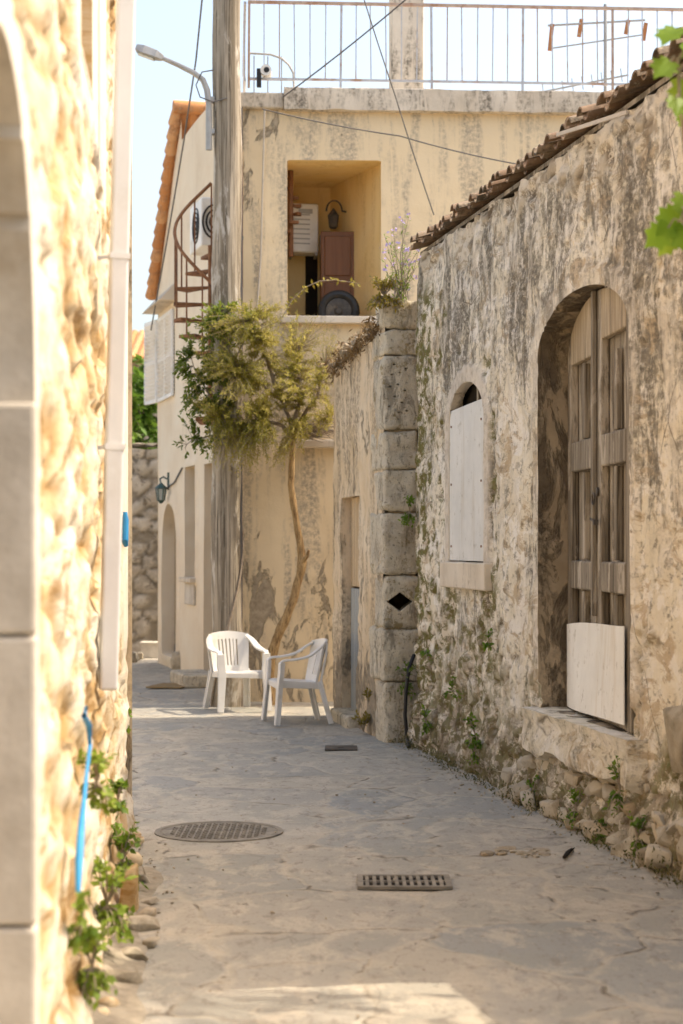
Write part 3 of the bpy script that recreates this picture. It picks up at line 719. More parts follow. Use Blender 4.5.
# ================================================================== STONE WING WITH QUOINS
WC = Vector((.375, 15.5, 0)); WT = -RT; WO = RO
def wg(s, z, out=0): p = WC + WT * s + WO * out; return Vector((p.x, p.y, z))
WLEN = 2.52
def wing_top(s): return 3.62 - .17 * s / WLEN + .05 * noise.noise(Vector((s * 3, 1, 5)))
def wing():
    root = thing('stone_outbuilding', 'low plastered outbuilding with big grey corner blocks and a narrow boarded door', 'building', wg(1.2, 0, -.8))
    def disp(s, z, sd):
        p = Vector((s, z, 4)); n = fbm(p * 1.6, 5); n2 = fbm(p * 6, 4)
        return .03 * n + .012 * n2 - .015 * sstep(n2 + n * .4, .35, .5), dict(patch=sstep(.9 - z, -.2, .9) * .8 + .35 * sstep(s, 2.1, 2.5) + .4 * sstep(.5 - s, 0, .4))
    ds0, ds1 = 1.27, 2.13
    mb, rv = wall_sheet(WC, WT, WO, WLEN, wing_top, .035, -.1, [sd_rect(ds0, ds1, .1, 2.16)], disp, [.16])
    wall = part('wall', mb, M['wing'], root, 50); part('door_reveal', rv[0], M['wing'], wall, 30)
    sh = MB()
    def vq(p, q, z0, z1, zz): sh.quad((p.x, p.y, z0), (q.x, q.y, z0), (q.x, q.y, zz), (p.x, p.y, z1))
    a, b, c, d = wg(0, 0, -.30), wg(WLEN, 0, 0), wg(WLEN, 0, -2.2), wg(0, 0, -2.2)
    vq(b, c, -.1, 3.42, 3.2); vq(c, d, -.1, 3.2, 3.3); vq(d, a, -.1, 3.3, 3.58)
    sh.quad(wg(0.02, 3.57, -.02), wg(WLEN, 3.41, -.02), wg(WLEN, 3.2, -2.2), wg(0, 3.3, -2.2))
    part('rear_walls', sh, M['wing'], root)
    dr = MB(); dl = MB(); n = 5
    for i in range(n):
        a = ds0 + (ds1 - ds0) * i / n; b = a + (ds1 - ds0) / n - .008
        dl.prism([wg(a, .1, -.13), wg(b, .1, -.13), wg(b, 1.28, -.13), wg(a, 1.28, -.13)], WO * .03)
        dr.prism([wg(a, 1.30, -.135), wg(b, 1.30, -.135), wg(b, 2.16, -.135), wg(a, 2.16, -.135)], WO * .03)
    door = part('door', dl, M['bluedoor'], root, 0, .004, 'narrow boarded door, grey blue below')
    part('upper_boards', dr, M['tandoor'], door, 0, .004, 'tan boards closing the top of the door')
    st = MB(); st.box(wg((ds0 + ds1) / 2, .03, -.02), (.26, .9, .16), math.atan2(WT.y, WT.x) - math.pi / 2); part('doorstep', st, M['block'], door, 0, .03)
    # quoin blocks
    for za, zb in ((0, 1.09), (1.34, 3.56)):
        mc_ = MB(); mc_.box(wg(.2, (za + zb) / 2, -.155), (.25, .36, zb - za), math.atan2(RO.y, RO.x)); part('mortar_core', mc_, M['wing'], root, 0, .02)
    ang = math.atan2(RO.y, RO.x)
    zs = [EYE - (y - HY) / F * 15.5 for y in (746, 682, 629, 576, 512, 470, 430, 356, 329, 299)]
    zs[0] = -.03
    for i in range(9):
        z0, z1 = zs[i], zs[i + 1]; h = z1 - z0 - .006
        wdt = .325 + random.uniform(-.035, .03); dep = .42 + (i % 2) * .16
        bm = bmesh.new(); bmesh.ops.create_cube(bm, size=1)
        bmesh.ops.subdivide_edges(bm, edges=bm.edges[:], cuts=19, use_grid_fill=True)
        rnd = (.035, .03, .04, .03, .028, .035, .03, .035, .06)[i]; off = Vector((i * 7.3, i * 2.1, i))
        if i == 8: wdt *= 1.12
        for v in bm.verts:
            q = Vector((v.co.x * wdt, v.co.y * dep, v.co.z * h)); half = Vector((wdt / 2, dep / 2, h / 2))
            inner = Vector([max(-hh + rnd, min(hh - rnd, qq)) for qq, hh in zip(q, half)]); dlt = q - inner
            if dlt.length > 1e-6: q = inner + dlt.normalized() * min(dlt.length, rnd) if dlt.length > rnd else inner + dlt
            q += noise.noise_vector(q * 4 + off) * .018 + noise.noise_vector(q * 11 + off) * .014 + noise.noise_vector(q * 26 + off) * .004
            v.co = q
        bm.transform(Matrix.Rotation(ang, 4, 'Z'))
        # the block's outer corner sits on the corner of the wing, its face towards the camera
        ctr = wg(dep / 2 - .045, (z0 + z1) / 2, -(wdt / 2) + .022 + random.uniform(-.008, .006))
        me0 = bpy.data.meshes.new('quoin'); bm.to_mesh(me0); bm.free()
        mbq = MB(); mbq.v = [tuple(v.co + ctr) for v in me0.vertices]; mbq.f = [tuple(p.vertices) for p in me0.polygons]
        bpy.data.meshes.remove(me0)
        cuts = []
        if i == 2: cuts = [(400, 602, .10, 4)]
        if i == 6: cuts = [(398 + x, 392 + y, .011, 6) for x, y in ((-6, -18), (2, -20), (8, -24), (-8, -6), (0, -8), (7, -2), (-3, 4), (4, 10), (-9, 14), (9, 18), (1, 20), (-4, -28))]
        o = part('quoin', mbq, M['block'], root, 40, label='grey corner block with a dark diamond shaped hole' if i == 2 else ('pale corner block dotted with small round holes' if i == 6 else None))
        if cuts:
            cb = MB()
            for px, py, r, nn in cuts:
                c = P(px, py, 15.42); ring = []
                for (dy, sc_) in ((-.25, 1.0), (.62, .9)):
                    ring.append([c + Vector((math.cos(2 * math.pi * k / nn) * r * sc_ * 1.15, dy, math.sin(2 * math.pi * k / nn) * r * sc_ * .85)) for k in range(nn)])
                cb._add(ring[0] + ring[1], [tuple(range(nn))[::-1], tuple(range(nn, 2 * nn))] + [(k, (k + 1) % nn, nn + (k + 1) % nn, nn + k) for k in range(nn)])
            bmc = bmesh.new(); mc = cb.mesh('cut', WORLD[root.name]); bmc.from_mesh(mc); bmesh.ops.recalc_face_normals(bmc, faces=bmc.faces); bmc.to_mesh(mc); bmc.free()
            oc = bpy.data.objects.new('cut', mc); COL.objects.link(oc); oc.parent = root
            bo = o.modifiers.new('b', 'BOOLEAN'); bo.object = oc; bo.operation = 'DIFFERENCE'; bo.solver = 'EXACT'
            bpy.context.view_layer.update()
            dg = bpy.context.evaluated_depsgraph_get(); new = bpy.data.meshes.new_from_object(o.evaluated_get(dg))
            o.modifiers.clear(); o.data = new; bpy.data.objects.remove(oc)
    # crumbling coping of stones and old tiles along the wall top
    cp = MB()
    for i in range(60):
        s = random.uniform(.3, WLEN + .04); r = random.uniform(.03, .07)
        cp.stone(wg(s, wing_top(s) + random.uniform(-.02, .03), random.uniform(-.12, .06)), (r * 1.3, r, r * .6), i, 1, .4, cell=random.random(), mort=.6)
    part('coping', cp, M['rubble'], root, 50)
wing()

# ================================================================== TWO STOREY HOUSE FACING THE STREET
HC = Vector((-1.06, 19.4, 0)); HU = Vector((1, .06, 0)).normalized(); HO = Vector((HU.y, -HU.x, 0))
def hs(u, z, out=0): p = HC + HU * u + HO * out; return Vector((p.x, p.y, z))
HLEN, HTOP = 6.6, 6.40
OPU0, OPU1, OPZ0, OPZ1 = .475, 1.49, 4.16, 5.86
def house():
    root = thing('terrace_house', 'cream two storey house with roof terrace and square loggia opening', 'house', hs(3.3, 0, -3))
    def disp(s, z, sd):
        p = Vector((s, z, 9)); n = fbm(p * .9, 4)
        pt = sstep(2.3 - z, 0, 1.2) * (.62 + .45 * sstep(.5 - s, 0, .5)) - .22
        if z > 3.6: pt = -.25 + .62 * sstep(.5 - s, 0, .2) * (.45 + .55 * sstep(z, 5.2, 6.3)) + .5 * sstep(z, 6.0, 6.35) * sstep(1.2 - s, 0, .6)
        return .02 * n + .006 * fbm(p * 5, 3), dict(patch=pt)
    mb, rv = wall_sheet(HC, HU, HO, HLEN, lambda s: HTOP, .05, -.1, [sd_rect(OPU0, OPU1, OPZ0, OPZ1)], disp, [.2])
    wall = part('wall', mb, M['house'], root, 50); part('opening_reveal', rv[0], M['loggia'], wall, 30)
    # loggia room: splayed right wall, back wall, ceiling and floor
    lg = MB(); p = [hs(OPU0, 0, -.2), hs(OPU0 - .03, 0, -1.5), hs(1.02, 0, -1.5), hs(OPU1, 0, -.2)]
    for a, b in ((p[0], p[1]), (p[1], p[2]), (p[2], p[3])): lg.quad((a.x, a.y, OPZ0), (b.x, b.y, OPZ0), (b.x, b.y, OPZ1), (a.x, a.y, OPZ1))
    for z in (OPZ0, OPZ1): lg.quad(*[(q.x, q.y, z) for q in p])
    part('loggia', lg, M['loggia'], root, 20)
    dg = MB(); dg.box(hs(.80, OPZ0 + .55, -1.47), (.14, .03, 1.1), math.atan2(HU.y, HU.x)); part('doorway', dg, M['dark'], root)  # near-black slab on the back wall, drawn for its dark gap
    sh = MB()
    def vq(a, b, z0, z1): sh.quad((a.x, a.y, z0), (b.x, b.y, z0), (b.x, b.y, z1), (a.x, a.y, z1))
    A, B, C_, D = hs(0, 0, 0), hs(HLEN, 0, 0), hs(HLEN, 0, -3), hs(.02, 0, -3)
    vq(B, C_, -.1, HTOP); vq(C_, D, -.1, HTOP); vq(D, A, -.1, HTOP)
    part('side_walls', sh, M['house'], root)
    # terrace slab with worn lip
    sb = MB(); n = 90
    prof = [(-3, 6.38), (-.03, 6.385), (.0, 6.38), (.10, 6.385), (.105, 6.52), (.10, 6.615), (.06, 6.63), (-3, 6.63)]
    for i in range(n + 1):
        u = .44 + (HLEN + .1 - .44) * i / n
        for k, (o, z) in enumerate(prof):
            q = Vector((u * 2.2, k * 1.3, 0)); sb.v.append(tuple(hs(u, z + .012 * fbm(q * 2, 3), o + (.02 * fbm(q * 1.7, 3) if o > -.1 else 0))))
    m = len(prof)
    for i in range(n):
        for k in range(m): sb.f.append((i * m + k, i * m + (k + 1) % m, (i + 1) * m + (k + 1) % m, (i + 1) * m + k))
    sb.f.append(tuple(range(m))); sb.f.append(tuple(range(n * m, n * m + m))[::-1])
    part('terrace_slab', sb, M['slab'], root, 30)
    sb2 = MB(); sb2.prism([hs(-.05, 6.40, .06), hs(.44, 6.40, .06), hs(.44, 6.40, -3), hs(-.05, 6.40, -3)], (0, 0, .17)); part('slab_end', sb2, M['slab'], root, 0, .02)
    so_ = MB(); so_.box(hs((OPU0 + OPU1) / 2 - .06, OPZ0 - .035, .03), (OPU1 - OPU0 + .02, .16, .08), math.atan2(HU.y, HU.x)); part('opening_sill', so_, M['sill'], root, 0, .012)
    lb = MB(); lb.box(hs(.82, 2.79, .06), (.62, .14, .09), math.atan2(HU.y, HU.x)); part('wall_ledge', lb, M['sill'], root, 0, .02)
    # terrace railing
    rl = MB(); z0, z1 = 6.72, 7.545
    rl.bar(hs(.05, z1, .03), hs(HLEN, z1, .03), .035, .03)
    rail = part('railing', rl, M['rail_top'], root, label='thin metal terrace railing with a rusty handrail')
    bt = MB(); bt.bar(hs(.05, z0, .03), hs(HLEN, z0, .03), .02, .025); bt.bar(hs(.02, z0, .0), hs(.02, z0, -3), .02, .025); part('bottom_rail', bt, M['railmetal'], rail)
    sr = MB(); sr.bar(hs(.02, z1, 0), hs(.02, z1, -3), .03, .03); part('side_rail', sr, M['railmetal'], rail)
    k = 0; u = .06
    while u < HLEN and k < 42:
        th = .026 if k % 6 == 0 else .013
        bb = MB(); bb.bar(hs(u, 6.62 if k % 6 == 0 else z0, .03), hs(u + random.uniform(-.01, .01), z1, .03), th); part('baluster', bb, M['railmetal'] if random.random() < .75 else M['rail_top'], rail, 0)
        u += .165; k += 1
    for j in range(1, 16):
        bb = MB(); bb.bar(hs(.02, z0 - (.1 if j % 6 == 0 else 0), -j * .2), hs(.02, z1, -j * .2), .022 if j % 6 == 0 else .012); part('baluster', bb, M['railmetal'], rail, 0)
    # curved guard of the stair head
    gd = MB(); pts = [hs(.07, 7.08, -.25)] + [hs(.07 + .5 * math.sin(t), 6.75 + .33 * math.cos(t) if t > .0 else 7.08, -.25) for t in np.linspace(.5, math.pi / 2, 9)]
    pts = [hs(.07, 7.07, -.25), hs(.30, 7.06, -.25), hs(.42, 7.02, -.25), hs(.50, 6.95, -.25), hs(.55, 6.86, -.25), hs(.56, 6.63, -.25)]
    gd.tube(pts, .013, 8)
    for u in (.12, .27, .42): gd.bar(hs(u, 6.63, -.25), hs(u, 7.04, -.25), .013)
    gd.bar(hs(.07, 6.78, -.25), hs(.56, 6.78, -.25), .012); part('stair_guard', gd, M['greymetal'], rail)
    cl = MB(); cl.box(hs(1.88, 7.6, -1.2), (.37, .37, 2.0), math.atan2(HU.y, HU.x)); part('terrace_pillar', cl, M['slab'], root, 0, .015)
house()

# things in the loggia
def loggia_things():
    # split unit seen three quarter on
    r = thing('air_conditioner', 'white air conditioner box hung on the loggia back wall', 'air conditioner', hs(.70, 5.05, -1.2))
    b = MB(); b.box(hs(.70, 5.33, -1.30), (.30, .28, .56), R(12)); body = part('casing', b, M['white'], r, 0, .02)
    gl = MB()
    for i in range(7): gl.box(hs(.67, 5.15 + i * .055, -1.155), (.2, .012, .014), R(12))
    gl.box(hs(.72, 5.52, -1.155), (.16, .012, .05), R(12)); part('grille', gl, M['greymetal'], r)
    br = MB(); br.bar(hs(.55, 5.03, -1.47), hs(.55, 5.03, -1.15), .03); br.bar(hs(.84, 5.03, -1.47), hs(.84, 5.03, -1.15), .03); part('bracket', br, M['greymetal'], r)
    # brown cupboard
    r = thing('brown_cupboard', 'tall dark brown wooden cupboard standing in the loggia', 'cupboard', hs(1.07, 4.16, -.9))
    ag = math.atan2(HU.y, HU.x)
    b = MB(); b.box(hs(1.07, 4.70, -1.0), (.38, .30, 1.08), ag); part('carcass', b, M['brownwood'], r, 0, .008)
    for z0, z1 in ((4.2, 4.68), (4.72, 5.2)):
        b = MB(); b.box(hs(1.07, (z0 + z1) / 2, -.845), (.30, .02, z1 - z0 - .03), ag); part('door_panel', b, M['brownwood'], r, 0, .01)
    b = MB(); b.lathe(hs(1.21, 4.68, -.83), [(.012, -.03), (.018, -.01), (.014, .0)], 10, 'Y'); part('knob', b, M['iron'], r)
    # tyre on the sill
    r = thing('round_tyre', 'black round tyre leaning behind the loggia sill', 'tyre', hs(1.05, 4.16, -.3))
    b = MB(); c = hs(1.05, 4.27, -.33); ring = [c + Vector((.185 * math.cos(t), .0, .185 * math.sin(t))) for t in np.linspace(0, 2 * math.pi, 33)]
    b.tube(ring, .05, 10, False); part('tread', b, M['black'], r)
    b = MB(); b.lathe(c, [(.15, -.02), (.13, -.03), (.05, -.02), (.03, -.04)], 24, 'Y'); part('hub', b, M['iron'], r)
    # wall lantern
    r = thing('loggia_lantern', 'small black lantern on a curled iron bracket inside the loggia', 'lantern', hs(1.13, 5.2, -1.0))
    b = MB(); c = hs(1.13, 5.40, -1.02)
    arc = [c + Vector((-.09 + .09 * math.cos(t) * 1.0, 0, .10 + .12 * math.sin(t))) for t in np.linspace(0, math.pi, 12)]
    b.tube(arc, .010, 6); b.tube([c + Vector((.0, 0, .1)), c + Vector((.09, .1, .1)), c + Vector((.15, .15, .02))], .010, 6); part('bracket', b, M['iron'], r)
    b = MB(); b.lathe(c + Vector((-.10, 0, -.10)), [(.03, 0), (.05, .02), (.065, .15), (.03, .2), (.008, .23)], 8); part('lamp_body', b, M['iron'], r)
loggia_things()

def spiral(name, label, c, r, z0, z1, a0, turns, nst, rot_mat, group=None, rail=True, landing=True):
    root = thing(name, label, 'staircase', (c.x, c.y, z0))
    b = MB(); b.tube([(c.x, c.y, z0 - .15), (c.x, c.y, z1 + .1)], .03, 10); part('newel', b, rot_mat, root)
    hp = []
    for i in range(nst):
        t = a0 + turns * 2 * math.pi * i / (nst - 1); z = z0 + (z1 - z0) * i / (nst - 1); dt = turns * 2 * math.pi / (nst - 1) * .62
        pts = [Vector((c.x + .03 * math.cos(t), c.y + .03 * math.sin(t), z))] + [Vector((c.x + r * math.cos(t + q), c.y + r * math.sin(t + q), z)) for q in np.linspace(-dt, dt, 5)]
        b = MB(); b.prism(pts, (0, 0, .035)); part('tread', b, rot_mat, root, 0, .004)
        e = Vector((c.x + r * .97 * math.cos(t), c.y + r * .97 * math.sin(t), z))
        if rail:
            b = MB(); b.tube([e, e + Vector((0, 0, .86))], .010, 6); part('baluster', b, rot_mat, root)
    if rail:
        for q in range(nst * 4):
            f = q / (nst * 4 - 1); t = a0 + turns * 2 * math.pi * f
            hp.append(Vector((c.x + r * .97 * math.cos(t), c.y + r * .97 * math.sin(t), z0 + (z1 - z0) * f + .87)))
        b = MB(); b.tube(hp, .019, 8); part('handrail', b, rot_mat, root)
    if landing:
        b = MB(); b.box((c.x + .12, c.y + .05, z0 - .12), (r * 1.3, r * 1.6, .05)); b.bar((c.x + .1, c.y, z0 - .14), (c.x + .45, c.y, z0 - .5), .03); part('landing', b, rot_mat, root, 0, .005)
    return root
spiral('spiral_staircase', 'rusty iron spiral staircase climbing beside the wooden utility pole', Vector((-1.45, 19.95, 0)), .41, 3.2, 4.92, R(345), -.70, 10, M['rust'])
spiral('spiral_staircase', 'short brown spiral stair in the left corner of the loggia', hs(.53, 0, -.55), .12, 5.05, 5.75, R(200), .9, 8, M['rust'], rail=False, landing=False)

def house_bits():
    # security camera on the slab
    r = thing('security_camera', 'small white security camera on the terrace edge', 'camera', hs(.23, 6.63, .05))
    b = MB(); b.box(hs(.17, 6.72, .06), (.05, .05, .20)); part('mount', b, M['black'], r, 0, .006)
    b = MB(); b.lathe(hs(.25, 6.80, -.02), [(.055, .10), (.06, 0), (.06, -.12)], 16, 'Y'); part('housing', b, M['white'], r)
    b = MB(); b.lathe(hs(.25, 6.80, .105), [(.03, .0), (.03, .02)], 14, 'Y'); part('lens', b, M['black'], r)
    # TV aerial
    r = thing('tv_antenna', 'metal television antenna with orange elements on the roof terrace', 'antenna', hs(4.05, 6.63, -.5))
    b = MB(); b.tube([hs(4.05, 6.6, -.5), hs(4.05, 7.75, -.5)], .02, 8); part('mast', b, M['greymetal'], r)
    b = MB(); b.bar(hs(3.4, 7.50, -.5), hs(4.5, 7.58, -.5), .02); b.bar(hs(3.4, 7.24, -.5), hs(4.5, 7.42, -.5), .015); part('boom', b, M['greymetal'], r)
    for u, z, h in ((3.42, 7.37, .30), (3.75, 7.48, .2), (4.28, 7.50, .16), (4.48, 7.45, .2)):
        b = MB(); b.bar(hs(u, z - h / 2, -.5), hs(u + .03, z + h / 2, -.5), .045, .02); part('element', b, M['tile_new'], r)
    b = MB(); b.bar(hs(3.3, 6.74, -.45), hs(4.3, 6.95, -.45), .018)
    for i in range(9): b.bar(hs(3.35 + i * .11, 6.68 + i * .024, -.45), hs(3.33 + i * .11, 6.83 + i * .024, -.45), .010)
    part('director', b, M['greymetal'], r)
    # pipes on the corner
    b = MB(); b.tube([hs(-.03, .0, .05), hs(-.03, 6.4, .05)], .026, 10)
    for z in (1.5, 3.2, 5.0): b.lathe(hs(-.03, z, .05), [(.034, -.02), (.034, .02)], 10)
    solo('drain_pipe', b, M['wire'], 'thin dark drain pipe running down the corner of the terrace house', 'pipe')
    b = MB(); b.tube([hs(.23, 6.38, .05), hs(.21, 5.6, .045), hs(.19, 4.8, .04), hs(.14, 4.1, .04), hs(.12, 3.3, .04)], .011, 8)
    solo('conduit', b, M['wirepale'], 'pale conduit fixed down the upper facade beside the loggia', 'pipe')
house_bits()

# ================================================================== GABLE HOUSE FURTHER DOWN
GC = Vector((-1.15, 20.3, 0)); GT = Vector((-.256, .967, 0)).normalized(); GO = Vector((-.967, -.256, 0)).normalized()
def gb(s, z, out=0): p = GC + GT * s + GO * out; return Vector((p.x, p.y, z))
GL = 5.85
def gtop(s): return 7.42 - (s - 3.85) * 1.0 if s > 3.85 else 7.1
def gable_house():
    root = thing('gable_house', 'smooth cream house with a tiled gable and arched doorway behind the pole', 'house', gb(2.9, 0, -2.5))
    d1 = sd_arch(4.16, 5.36, .16, 1.75, .52); w1 = sd_rect(2.72, 3.46, 1.28, 2.72); d2 = sd_rect(1.30, 2.10, .12, 2.70); w2 = sd_rect(4.45, 5.55, 3.78, 4.85)
    def disp(s, z, sd):
        p = Vector((s, z, 2)); return .012 * fbm(p * .9, 3) + (.025 if -.03 <= sd < .09 and z < 3 else 0), dict(patch=0)
    mb, rv = wall_sheet(GC, GT, GO, GL, gtop, .05, -.1, [d1, w1, d2, w2], disp, [.2, .16, .16, .1])
    wall = part('wall', mb, M['gable'], root, 40)
    for r_ in rv: part('reveal', r_, M['gable'], wall, 30)
    sh = MB(); D = -5
    def vq(a, b, z0, z1, zz): sh.quad((a.x, a.y, z0), (b.x, b.y, z0), (b.x, b.y, zz), (a.x, a.y, z1))
    vq(gb(GL, 0, 0), gb(GL, 0, D), -.1, 5.5, 5.5); vq(gb(2.5, 0, D), gb(2.5, 0, -.7), -.1, 7.0, 7.0); vq(gb(GL, 0, D), gb(2.5, 0, D), -.1, 5.5, 7.0)
    part('rear_walls', sh, M['gable'], root)
    def leaf(name, s0, s1, z0, z1, o, mat, lbl=None, arch=None):
        pts = [gb(s0, z0, o), gb(s1, z0, o)]
        if arch: pts += [gb((s0 + s1) / 2 + (s1 - s0) / 2 * math.cos(t), arch[0] + arch[1] * math.sin(t), o) for t in np.linspace(0, math.pi, 11)]
        else: pts += [gb(s1, z1, o), gb(s0, z1, o)]
        return part(name, MB().prism(pts, GO * .03), mat, root, 0, .004, lbl)
    dd = leaf('door', 4.16, 5.36, .16, 0, -.19, M['olivedoor'], 'tan arched door', (1.75, .52))
    tr = MB(); tr.prism([gb(4.2, .17, -.155), gb(5.3, .17, -.155), gb(5.3, .3, -.155), gb(4.2, .3, -.155)], GO * .012); part('kick_plate', tr, M['wire'], dd)
    wd = leaf('window', 2.72, 3.46, 1.28, 2.72, -.15, M['olivedoor'], 'tall narrow shuttered window')
    sl2 = MB(); c = gb(3.09, 1.25, .03); sl2.box(c, (.84, .14, .06), math.atan2(GT.y, GT.x)); part('sill', sl2, M['sill'], wd, 0, .01)
    leaf('window_apron', 2.76, 3.42, .93, 1.2, .005, M['jamb'])
    leaf('door', 1.30, 2.10, .12, 2.70, -.15, M['olivedoor'], 'tan side door partly behind the pole')
    # upper window with louvred shutters
    uw = leaf('window', 4.45, 5.55, 3.78, 4.85, -.09, M['dark'], 'upper window with white louvred shutters')
    def shutter(p0, p1, nrm):
        f = MB(); a, b = Vector(p0), Vector(p1)
        for q in (a, b): f.bar((q.x, q.y, 3.74), (q.x, q.y, 4.92), .05, .035, nrm)
        for z in (3.76, 4.32, 4.90): f.bar((a.x, a.y, z), (b.x, b.y, z), .035, .05)
        o = part('shutter', f, M['white'], root, 0, .004)
        l = MB()
        for i in range(20):
            z = 3.82 + i * .054; l.bar((a.x, a.y, z), (b.x, b.y, z), .010, .075, nrm + Vector((0, 0, .9)))
        part('louvre', l, M['white'], o, 0)
    shutter(gb(4.42, 0, .03), gb(5.0, 0, .03), GO); shutter(gb(5.02, 0, .03), gb(5.6, 0, .03), GO)
    h0 = gb(5.66, 0, .05); shutter(h0, h0 + Vector((-.20, .42, 0)), Vector((-.9, -.43, 0)))
    # roof
    tl = MB(); n = 14
    for i in range(n):
        s0 = 3.8 + 2.2 * i / n; s1 = s0 + 2.2 / n * 1.3
        z0, z1 = 7.455 - (s0 - 3.85), 7.455 - (s1 - 3.85)
        tl.prism([gb(s0, z0, .02), gb(s1, z1, .02), gb(s1, z1 + .05, .02), gb(s0, z0 + .03, .02)], GO * -4.5, tone=random.random())
        for k in range(9):
            o = .07 - k * .24; tl.tube([gb(s0, z0 + .02, o), gb(s1, z1 + .05, o)], [.055, .088], 9, tone=random.random())
    tl.tube([gb(3.8, 7.53, .12), gb(3.8, 7.53, -4.4)], .09, 10, tone=.5)
    part('roof', tl, M['tile_new'], root, 40)
    cv = MB(); cv.prism([gb(4.25, 5.02, .0), gb(4.25, 5.28, .0), gb(4.25, 5.02, .24)], GT * 1.6); part('window_canopy', cv, M['sill'], root, 0, .008)
gable_house()

def gable_bits():
    r = thing('air_conditioner', 'white air conditioner with round fan grille behind the utility pole', 'air conditioner', gb(.75, 5.0, .2))
    b = MB(); ag = math.atan2(GT.y, GT.x); b.box(gb(.75, 5.40, .22), (.75, .30, .56), ag); part('casing', b, M['white'], r, 0, .02)
    c = gb(.70, 5.40, .375); b = MB()
    for rr in (.20, .15, .10, .05):
        b.tube([c + GT * (rr * math.cos(t)) + Vector((0, 0, rr * math.sin(t))) for t in np.linspace(0, 2 * math.pi, 25)], .008, 6, False)
    part('fan_grille', b, M['black'], r)
    ends = gb(.372, 5.40, .22); b = MB(); c2 = ends - GT * .006
    for rr in (.19, .13, .07): b.tube([c2 + GO * (rr * .7 * math.cos(t)) + Vector((0, 0, rr * math.sin(t))) for t in np.linspace(0, 2 * math.pi, 25)], .012, 6, False)
    part('vent_ring', b, M['black'], r)
    # wall lantern by the arched door
    r = thing('wall_lantern', 'green iron lantern on a bracket beside the arched doorway', 'lantern', gb(4.9, 2.3, .2))
    a = P(167, 479, 25.0); l = P(161, 487, 24.9); b = MB()
    b.box(a + Vector((.02, 0, -.03)), (.03, .05, .24)); b.tube([a, a + Vector((-.05, 0, .03)), a + Vector((-.1, 0, .0)), l + Vector((0, 0, .05))], .012, 6); part('bracket', b, M['verdigris'], r)
    b = MB(); b.lathe(l, [(.012, .06), (.03, .04), (.085, -.01), (.09, -.02), (.06, -.025)], 6); part('cap', b, M['verdigris'], r)
    g_ = MB(); g_.lathe(l, [(.068, -.027), (.045, -.18)], 6); part('glass', g_, M['lampglass'], r, 0)
    b = MB(); b.lathe(l, [(.05, -.182), (.04, -.20), (.012, -.23)], 6)
    for k in range(6):
        t = k * math.pi / 3; b.bar(l + Vector((.074 * math.cos(t), .074 * math.sin(t), -.025)), l + Vector((.05 * math.cos(t), .05 * math.sin(t), -.19)), .012)
    part('cage', b, M['verdigris'], r)
    b = MB(); b.tube([gb(5.75, 2.42, .02), gb(4.3, 2.55, .02), gb(3.7, 2.72, .02)], .012, 6); solo('feed_cable', b, M['wire'], 'brown cable rising along the cream wall above the lantern', 'cable')
    b = MB(); q = gb(1.7, .06, .22); b.box((q.x, q.y, .075), (1.0, .42, .16), math.atan2(GT.y, GT.x), cell=.6)
    solo('stone_step', b, M['block'], 'low stone step at the side door behind the chairs', 'step', bevel=.025)
    b = MB(); b.stone(Vector((P(181, 668, 24.2).x, 24.2, .1)), (.13, .13, .17), 5, 3, .25, cell=.2)
    solo('corner_rock', b, M['rubble'], 'grey rock set against the cream wall by the arched doorway', 'rock')
    b = MB(); q = Vector((P(172, 687, 21.6).x, 21.6, .012)); b.box(q, (.44, .62, .018), R(-14)); solo('doormat', b, M['mat'], 'flat brown mat lying on the street before the cream house', 'mat', bevel=.004)
gable_bits()

